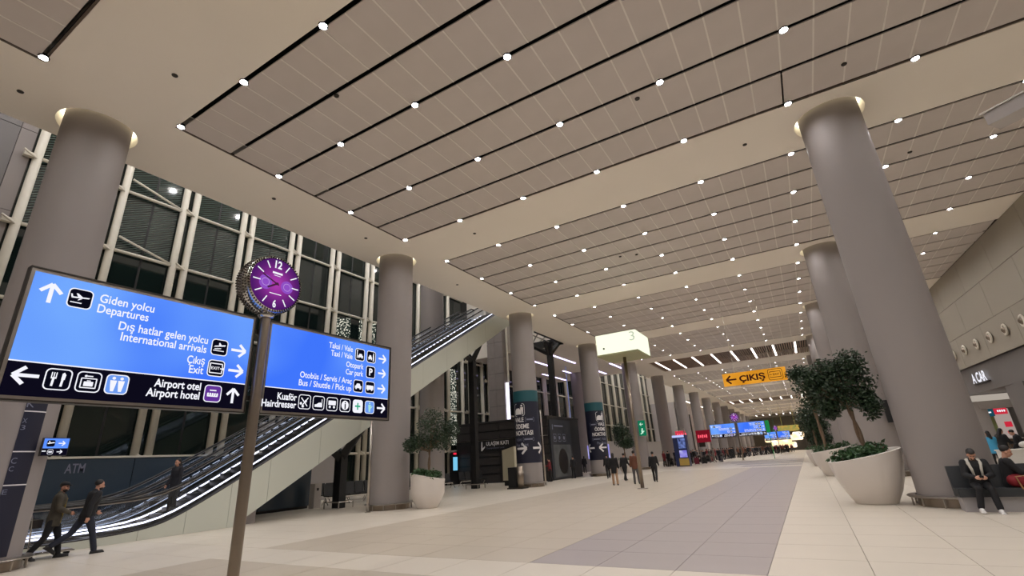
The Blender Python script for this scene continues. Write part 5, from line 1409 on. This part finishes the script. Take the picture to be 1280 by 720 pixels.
def arms(mb, J, g=0, to=1.0):
    for i in (0, 1):
        s, e, w_ = J['sh%d' % i], J['el%d' % i], J['wr%d' % i]
        mb.limb(s, s.lerp(e, .5), .055 + g, .046 + g); mb.limb(s.lerp(e, .5), e, .046 + g, .038 + g)
        mb.limb(e, e.lerp(w_, .35), .038 + g, .038 + g); mb.limb(e.lerp(w_, .35), e.lerp(w_, to), .038 + g, .026 + g)
def hand(mb, J, i, curl=25, fine=True):
    s = -1 if i == 0 else 1; B = J['Bm%d' % i]; w_ = J['wr%d' % i]
    # hand frame: -Z along forearm, palm towards body
    def P_(v): return w_ + B @ Vector(v)
    mb.limb(P_((0, 0, .0)), P_((0, 0, -.045)), .026, .03, 8, flat=.6)
    mb.limb(P_((0, -.018, -.045)), P_((0, -.024, -.085)), .019, .017, 8); mb.limb(P_((0, .016, -.04)), P_((0, .024, -.085)), .019, .016, 8); mb.limb(P_((0, 0, -.04)), P_((0, 0, -.09)), .019, .016, 8)
    if not fine: return
    for j, (y, L) in enumerate(((.03, .072), (.011, .082), (-.009, .076), (-.028, .06))):
        p = Vector((0, y, -.085)); a = 0
        for seg, f in enumerate((.45, .32, .26)):
            a += curl * (1 + .25 * j) * (1 if seg else .6)
            d = Vector((-s * math.sin(R(a)), 0, -math.cos(R(a)))); q_ = p + d * L * f; mb.limb(P_(p), P_(q_), .0088 - .0008 * seg, .0082 - .0008 * seg, 7); p = q_
    p = Vector((0, .022, -.03)); q_ = p + Vector((-s * .012, .03, -.03)); mb.limb(P_(p), P_(q_), .013, .01, 7); mb.limb(P_(q_), P_(q_ + Vector((-s * .012, .006, -.03))), .01, .008, 7)
def headgeo(mb, J, fine=True):
    H_ = J['Hm']; c = J['head']
    def P_(x, y, z): return c + H_ @ Vector((x, y, z))
    mb.limb(J['neck'] + Vector((0, 0, -.04)), c + H_ @ Vector((0, -.025, -.06)), .056, .052)
    mb.ell(P_(0, -.012, .035), (.074, .092, .09), 16, 12, H_)
    mb.ell(P_(0, .022, -.035), (.056, .066, .075), 14, 10, H_); mb.ell(P_(0, .052, -.085), (.028, .025, .022), 10, 8, H_)
    if fine:
        mb.limb(P_(0, .082, .012), P_(0, .102, -.024), .009, .014, 8); mb.ell(P_(0, .082, -.056), (.024, .014, .012), 10, 6, H_)
        mb.ell(P_(0, .074, .034), (.05, .014, .012), 12, 6, H_)
        for s in (-1, 1): mb.ell(P_(s * .074, -.01, -.012), (.012, .02, .032), 8, 8, H_); mb.ell(P_(s * .035, .06, -.025), (.018, .018, .02), 8, 6, H_)
def person(label, loc, rz, P, cl, H_=1.75, voxel=.009, seated=None, group=None, hand_curl=(28, 28), extra=None, name='person'):
    J = skeleton(P)
    if seated is None: ground(J)
    else:
        dz = seated - (J['pelvis'].z - .09)
        for k, v in J.items():
            if isinstance(v, Vector): v.z += dz
    t = thing(name, label, 'person', loc, rz, group); t.scale = (H_ / 1.75,) * 3
    mb = MB(); torso(mb, J, -.012); legs(mb, J, -.012); arms(mb, J, -.008); headgeo(mb, J)
    for i in (0, 1): hand(mb, J, i, hand_curl[i])
    me = remeshed(mb, voxel, 1); me.materials.append(cl['skin']); link('body', me, t)
    q = MB(); torso(q, J, .036, cl.get('hem', -.16)); arms(q, J, .026, .95)
    if cl.get('collar', True): q.limb(J['neck'] + Vector((0, -.01, -.04)), J['neck'] + Vector((0, -.012, .02)), .075, .072)
    if cl.get('hood'): q.ell(J['neck'] + Vector((0, -.09, .02)), (.12, .08, .08))
    me = remeshed(q, .016, 2); me.materials.append(cl['top']); link(cl.get('top_name', 'jacket'), me, t)
    q = MB(); torso2 = MB(); p = J['pelvis']; q.ell(p + Vector((0, 0, -.0)), (.17, .125, .14)); legs(q, J, .014, .97, .012)
    me = remeshed(q, .016, 2); me.materials.append(cl['trousers']); link('trousers', me, t)
    for i in (0, 1):
        q = MB(); Fm = J['Fm%d' % i]; a = J['ank%d' % i]
        q.limb(a + Fm @ Vector((0, -.035, -.045)), a + Fm @ Vector((0, .17, -.062)), .045, .036, 12); q.limb(a, a + Fm @ Vector((0, .03, -.04)), .046, .045)
        q.box(-.042, .042, -.085, .215, -.1, -.07, Matrix.Translation(a) @ Fm.to_4x4())
        me = remeshed(q, .01, 1); me.materials.append(cl['shoe']); link('shoe', me, t)
    # hair as a close cap open at the face
    H3 = J['Hm']; c = J['head']; q = MB()
    q.ell(c + H3 @ Vector((0, -.034, .058)), (.084, .094, .09), 16, 12, H3)
    if cl.get('long'):
        q.limb(c + H3 @ Vector((0, -.06, .0)), c + H3 @ Vector((0, -.09, -.2)), .082, .085, 12, flat=1); q.limb(c + H3 @ Vector((0, -.09, -.2)), c + H3 @ Vector((0, -.1, -.34)), .085, .05, 12)
    me = remeshed(q, .012, 1); me.materials.append(cl['hair']); link(cl.get('hair_name', 'hair'), me, t)
    if cl.get('beard'):
        q = MB(); q.ell(c + H3 @ Vector((0, .03, -.062)), (.055, .064, .052), 14, 10, H3)
        me = remeshed(q, .01, 1); me.materials.append(cl['hair']); link('beard', me, t)
    q = MB()
    for s in (-1, 1): q.ell(c + H3 @ Vector((s * .03, .074, .012)), (.011, .006, .007), 8, 6, H3)
    obj('eyes', q, mat('eye_dark', (30, 22, 18), .3), t, smooth=True)
    q = MB()
    for s in (-1, 1): q.limb(c + H3 @ Vector((s * .014, .086, .032)), c + H3 @ Vector((s * .046, .072, .03)), .005, .004, 6)
    obj('eyebrows', q, cl['hair'], t)
    if extra: extra(t, J)
    return t, J
SK = mat('skin', (190, 142, 118), .5, noise=.05); SK2 = mat('skin_tan', (168, 120, 96), .5, noise=.05)
BLK = mat('black_cloth', (20, 20, 23), .8, noise=.2, scale=8); NVY = mat('navy_cloth', (34, 38, 52), .8, noise=.2, scale=8)
HAIR = mat('dark_hair', (24, 18, 15), .6, noise=.3, scale=30); CAMO = mat('camouflage_cloth', (66, 60, 48), .8, noise=.75, scale=7)
MUST = mat('mustard_cloth', (132, 110, 44), .8, noise=.1, scale=8); SHB = mat('black_shoe', (16, 15, 15), .5); SHW = mat('white_shoe', (222, 220, 218), .5)
CREAM = mat('fleece_cream', (205, 200, 188), .9, noise=.1, scale=25); BLUE = mat('light_blue_cloth', (72, 168, 214), .7, noise=.1, scale=6)
BROWN = mat('brown_leather_jacket', (104, 62, 44), .6, noise=.2, scale=6); TAN = mat('tan_trousers', (172, 138, 108), .8, noise=.1, scale=6)
MARO = mat('maroon_cloth', (110, 28, 36), .8); GRYC = mat('grey_cloth', (84, 82, 84), .8, noise=.1); OLIV = mat('olive_cloth', (62, 60, 48), .8)

# man in camouflage jacket and cap
def ex1(t, J):
    T = J['Tm']; p = J['pelvis']; q = MB()
    q.add([tuple(p + T @ Vector(v)) for v in ((-.05, .142, -.13), (.07, .142, -.13), (.1, .147, .2), (.06, .142, .44), (-.04, .142, .44), (-.07, .147, .2), (-.04, .12, -.13), (.06, .12, -.13), (.09, .12, .2), (.05, .1, .44), (-.03, .1, .44), (-.06, .12, .2))], [(0, 1, 2, 5), (5, 2, 3, 4), (6, 0, 5, 11), (11, 5, 4, 10), (1, 7, 8, 2), (2, 8, 9, 3)])
    obj('shirt_front', q, MUST, t, smooth=True)
    c = J['head']; H3 = J['Hm']; q = MB(); q.ell(c + H3 @ Vector((0, -.015, .075)), (.09, .105, .068), 16, 10, H3); q.ell(c + H3 @ Vector((0, .1, .055)), (.06, .06, .012), 12, 6, H3)
    obj('cap', q, BLK, t, smooth=True)
person('bearded man in cap, mustard shirt and camouflage jacket walking by the column', (-16.65, 5.4, 0), R(-24),
       dict(hip=(18, -12), knee=(8, 22), foot=(4, -22), sh=(-14, 12), el=(18, 60), ein=(0, 30), lean=3, turn=-30, nod=2), dict(skin=SK2, top=CAMO, trousers=BLK, shoe=SHB, hair=HAIR, beard=True, hem=-.2), 1.76, extra=ex1)
# man in black
person('dark-haired man in black jacket striding behind the bearded man', (-16.42, 5.98, 0), R(2),
       dict(hip=(-30, 20), knee=(26, 6), foot=(-38, 4), sh=(4, -18), el=(62, 22), lean=9, turn=-12, nod=0), dict(skin=SK, top=BLK, trousers=NVY, shoe=SHB, hair=HAIR, beard=True, hem=-.16), 1.79)
# woman on the escalator, facing down
person('woman with long dark hair in dark coat standing on the near escalator', (-18.75, 9.1, .64), R(188),
       dict(hip=(4, 4), knee=(6, 6), sh=(2, 6), sab=(4, 4), el=(14, 26), lean=2, turn=10, nod=6), dict(skin=SK, top=mat('charcoal_coat', (30, 31, 38), .8), top_name='coat', trousers=BLK, shoe=SHB, hair=HAIR, long=True, hem=-.42), 1.68)
# seated man with phone
def ex2(t, J):
    T = J['Tm']; p = J['pelvis']; q = MB()
    for s in (-1, 1):
        pts = [p + T @ Vector(v) for v in ((s * .10, -.05, .555), (s * .105, .07, .5), (s * .085, .135, .38), (s * .075, .148, .2))]
        q.tube(pts, [.036, .038, .03, .02], 8)
    obj('fleece_lapels', q, CREAM, t, smooth=True)
    w0, w1 = J['wr0'], J['wr1']; m = (w0 + w1) / 2 + Vector((0, .1, .0)); q = MB(); q.box(-.036, .036, -.07, .07, -.005, .005, Matrix.Translation(m) @ rotx(35).to_4x4()); obj('phone', q, BLK, t)
    c = J['head']; H3 = J['Hm']; q = MB(); q.ell(c + H3 @ Vector((0, .02, .1)), (.075, .08, .045), 12, 8, H3); obj('quiff', q, HAIR, t, smooth=True)
person('bearded man in black jacket with cream fleece lapels sitting with phone', (3.06, 15.02, .0), R(176),
       dict(hip=(82, 84), knee=(70, 84), foot=(0, 0), abd=(3, 12), sh=(28, 30), sab=(12, 12), el=(72, 70), ein=(32, 32), lean=10, turn=0, nod=26),
       dict(skin=SK, top=BLK, trousers=BLK, shoe=SHW, hair=HAIR, beard=True, hem=-.05), 1.64, seated=.49, extra=ex2, hand_curl=(35, 35))
# second sitter in profile
person('person in black T-shirt sitting sideways with red trousers, holding up a phone', (3.6, 15.1, .0), R(262),
       dict(hip=(80, 86), knee=(40, 74), foot=(0, 0), sh=(30, 38), sab=(12, 8), el=(50, 60), ein=(10, 10), lean=5, turn=0, nod=14),
       dict(skin=SK, top=BLK, top_name='t_shirt', trousers=MARO, shoe=SHB, hair=HAIR, hem=-.1, collar=False), 1.64, seated=.49)
person('standing woman with dark hair in light blue jacket behind the bench', (6.98, 30, 0), R(20),
       dict(hip=(4, -4), knee=(4, 6), sh=(8, 16), el=(20, 60), lean=2), dict(skin=SK, top=BLUE, trousers=BLK, shoe=SHW, hair=HAIR, long=True, hem=-.18), 1.66)
person('tall person in black standing beyond the woman in blue', (7.55, 30.9, 0), R(-60),
       dict(hip=(6, -4), knee=(4, 6), sh=(12, 26), el=(30, 60), lean=8, nod=12), dict(skin=SK, top=BLK, trousers=BLK, shoe=SHB, hair=HAIR, long=True, hem=-.2), 1.76)
person('second dark figure leaning over the stroller beyond the counter', (8.1, 30.4, 0), R(60),
       dict(hip=(26, 20), knee=(8, 10), sh=(24, 28), el=(20, 20), lean=16, nod=12), dict(skin=SK, top=BLK, trousers=BLK, shoe=SHB, hair=HAIR, hem=-.2), 1.72, voxel=.012)

# ---- walkers and the waiting crowd: lighter figures, one mesh each, four materials
def simple_person(P, long=False, coat=-.16, bag=False):
    J = ground(skeleton(P)); out = MB(); parts = []
    b = MB(); arms(b, J, -.006); headgeo(b, J, False)
    for i in (0, 1): hand(b, J, i, 30, False)
    parts.append((b, 0))
    q = MB(); torso(q, J, .03, coat); arms(q, J, .022, .93); parts.append((q, 1))
    if bag: q.box(-.2, .2, -.3, -.13, .1, .5, Matrix.Translation(J['pelvis']))
    q = MB(); q.ell(J['pelvis'], (.17, .13, .14)); legs(q, J, .016, .97, .012); parts.append((q, 2))
    q = MB()
    for i in (0, 1): q.limb(J['ank%d' % i] + Vector((0, -.03, -.045)), J['toe%d' % i], .045, .04)
    c = J['head']; H3 = J['Hm']; q.ell(c + H3 @ Vector((0, -.024, .045)), (.086, .096, .094), 12, 8, H3)
    if long: q.limb(c + H3 @ Vector((0, -.06, .0)), c + H3 @ Vector((0, -.09, -.26)), .085, .07)
    parts.append((q, 3))
    V = []; Fc = []; MI = []
    for mb, mi in parts:
        me = remeshed(mb, .026, 2); b0 = len(V)
        V += [tuple(v.co) for v in me.vertices]
        for p in me.polygons: Fc.append(tuple(b0 + i for i in p.vertices)); MI.append(mi)
        bpy.data.meshes.remove(me)
    me = bpy.data.meshes.new('person'); me.from_pydata(V, [], Fc)
    for m in (SK, BLK, BLK, HAIR): me.materials.append(m)
    me.polygons.foreach_set('material_index', MI); me.polygons.foreach_set('use_smooth', [True] * len(Fc)); me.update()
    return me
PO = [simple_person(dict(hip=(22, -18), knee=(6, 18), foot=(2, -18), sh=(-16, 18), el=(14, 26), lean=3)),
      simple_person(dict(hip=(3, -3), knee=(2, 4), sh=(4, 6), el=(12, 14), lean=0), long=True, coat=-.3),
      simple_person(dict(hip=(-4, 8), knee=(3, 8), sh=(22, 30), el=(80, 70), ein=(30, 30), lean=2, nod=10)),
      simple_person(dict(hip=(-16, 24), knee=(14, 8), foot=(-14, 2), sh=(10, -12), el=(24, 16), lean=5), bag=True),
      simple_person(dict(hip=(2, 2), knee=(2, 2), sh=(-4, 6), el=(16, 10), lean=-1))]
def crowdman(pose, x, y, rz, top, tr, label, H_=1.74, group=None, shoe=None):
    o = bpy.data.objects.new('person', PO[pose]); COL.objects.link(o); o.location = (x, y, 0); o.rotation_euler = (0, 0, rz); o.scale = (H_ / 1.75,) * 3
    for i, m in enumerate((SK, top, tr, HAIR)):
        o.material_slots[i].link = 'OBJECT'; o.material_slots[i].material = m
    return tag(o, label, 'person', group)
crowdman(3, -13.35, 36.4, R(30), BLK, BLK, 'walker in black with backpack just right of the second navy wrap')
o = crowdman(1, -9.9, 28.0, R(12), BLK, TAN, 'walker in long black jacket and tan trousers seen from behind', 1.72)
crowdman(0, -10.8, 32.6, R(-10), BLK, BLK, 'walker in black partly hidden by the one in tan trousers')
crowdman(4, -8.85, 28.6, R(8), BROWN, GRYC, 'walker in brown leather jacket left of the lightbox pole', 1.78)
crowdman(0, -8.2, 30.2, R(5), BLK, BLK, 'walker in dark clothes just right of the lightbox pole', 1.72)
crowdman(4, -18.0 + .7, 39.0, R(60), BLK, BLK, 'man in black standing in front of the lobby poster', 1.75)
crowdman(2, -17.5, 35.0, R(120), MARO, BLK, 'standing person in dark red top by the black lobby wall', 1.68)
crowdman(1, -21.5, 51.5, R(10), BLK, BLK, 'dark figure standing left of the second navy wrap, near the windows', 1.7)
# crowd standing and queueing along the window side, farther down the hall
rnd = random.Random(21)
places = [(-15.2, 61.0), (-14.5, 60.2), (-13.9, 61.4), (-12.9, 61.3), (-13.7, 62.6)]
ccol = [(BLK, 'black'), (BLK, 'black'), (NVY, 'navy'), (GRYC, 'grey'), (OLIV, 'olive'), (MARO, 'dark red'), (BROWN, 'brown')]
labs = ['person with coral scarf in the first group right of the advertising kiosk', 'person in long dark coat in the first group right of the advertising kiosk', 'third person in the small group right of the advertising kiosk', 'tall dark figure right of the small group by the kiosk', 'dark figure closest to the kiosk base']
for i, (x, y) in enumerate(places):
    crowdman((1, 4, 2, 4, 1)[i], x, y, R(rnd.uniform(-180, 180)), [MARO, BLK, BLK, BLK, NVY][i], BLK, labs[i], rnd.uniform(1.64, 1.8))
cnt = 0
rows = []
for i in range(124):
    f = i / 123
    for _ in range(40):
        x = -14.4 + 10.4 * f ** 1.3 + rnd.uniform(-.8, .8); y = 68 + 75 * f + rnd.uniform(-6, 6)
        if all(math.hypot(x - a_, y - b_) > .8 for a_, b_ in rows + [(-8.0, 74), (-11.4, 73), (-12.4, 68.5), (-12.4, 68.5), (-11.9, 69.5), (-12.1, 72.5), (-10.6, 71), (-12.3, 69.4), (-11.8, 70.4)]) and x > -14.7: break
    rows.append((x, y))
rows.sort(key=lambda p: p[0] / p[1])
for i, (x, y) in enumerate(rows):
    top, cn = ccol[rnd.randrange(len(ccol))] if i % 3 else (BLK, 'black')
    where = 'before the dark board' if i < 12 else ('under the left distant blue board' if i < 30 else ('right of the distant signpost pole' if i < 48 else 'near the glowing pavilion'))
    crowdman(rnd.randrange(5), x, y, R(rnd.uniform(-180, 180)), top, BLK if rnd.random() < .7 else GRYC, 'distant person in %s, %s from the left in the crowd' % (cn, ORD[i]), rnd.uniform(1.6, 1.82), 'crowd down the hall')
def suitcase(x, y, rz, m, label):
    t = thing('suitcase', label, 'suitcase', (x, y, 0), rz, 'suitcases among the crowd')
    q = MB(); q.box(-.27, .27, -.16, .16, .06, .78); obj('shell', q, m, t)
    q = MB(); q.tube([(-.12, 0, .78), (-.12, 0, 1.0), (.12, 0, 1.0), (.12, 0, .78)], .014, 6); obj('handle', q, M_blacksteel, t)
    for s in (-.22, .22): q = MB(); q.tube([(s - .02, 0, .04), (s + .02, 0, .04)], .04, 8); obj('wheel', q, M_rubber, t)
suitcase(-12.0, 63.5, R(10), mat('burgundy_shell', (110, 22, 48), .4), 'large burgundy suitcase standing left of the crowd')
suitcase(-11.4, 65.0, R(30), M_blacksteel, 'black suitcase just behind the burgundy one')
for i, (x, y) in enumerate(((-12.4, 68.5), (-11.9, 69.5), (-12.1, 72.5), (-10.6, 71), (-14.8, 61.5))):
    trolley(x, y, R(40 * i), 'loaded baggage trolley in the crowd, %s from the left' % ORD[i])
    suitcase(x + .1, y + .9, R(20 * i), [GRYC, BLK, MARO, NVY, BLK][i], '%s suitcase beside the %s trolley of the crowd' % (['grey', 'black', 'dark red', 'navy', 'second black'][i], ORD[i]))
C.world.cycles.sampling_method = 'NONE' if hasattr(C.world, 'cycles') else 'NONE'
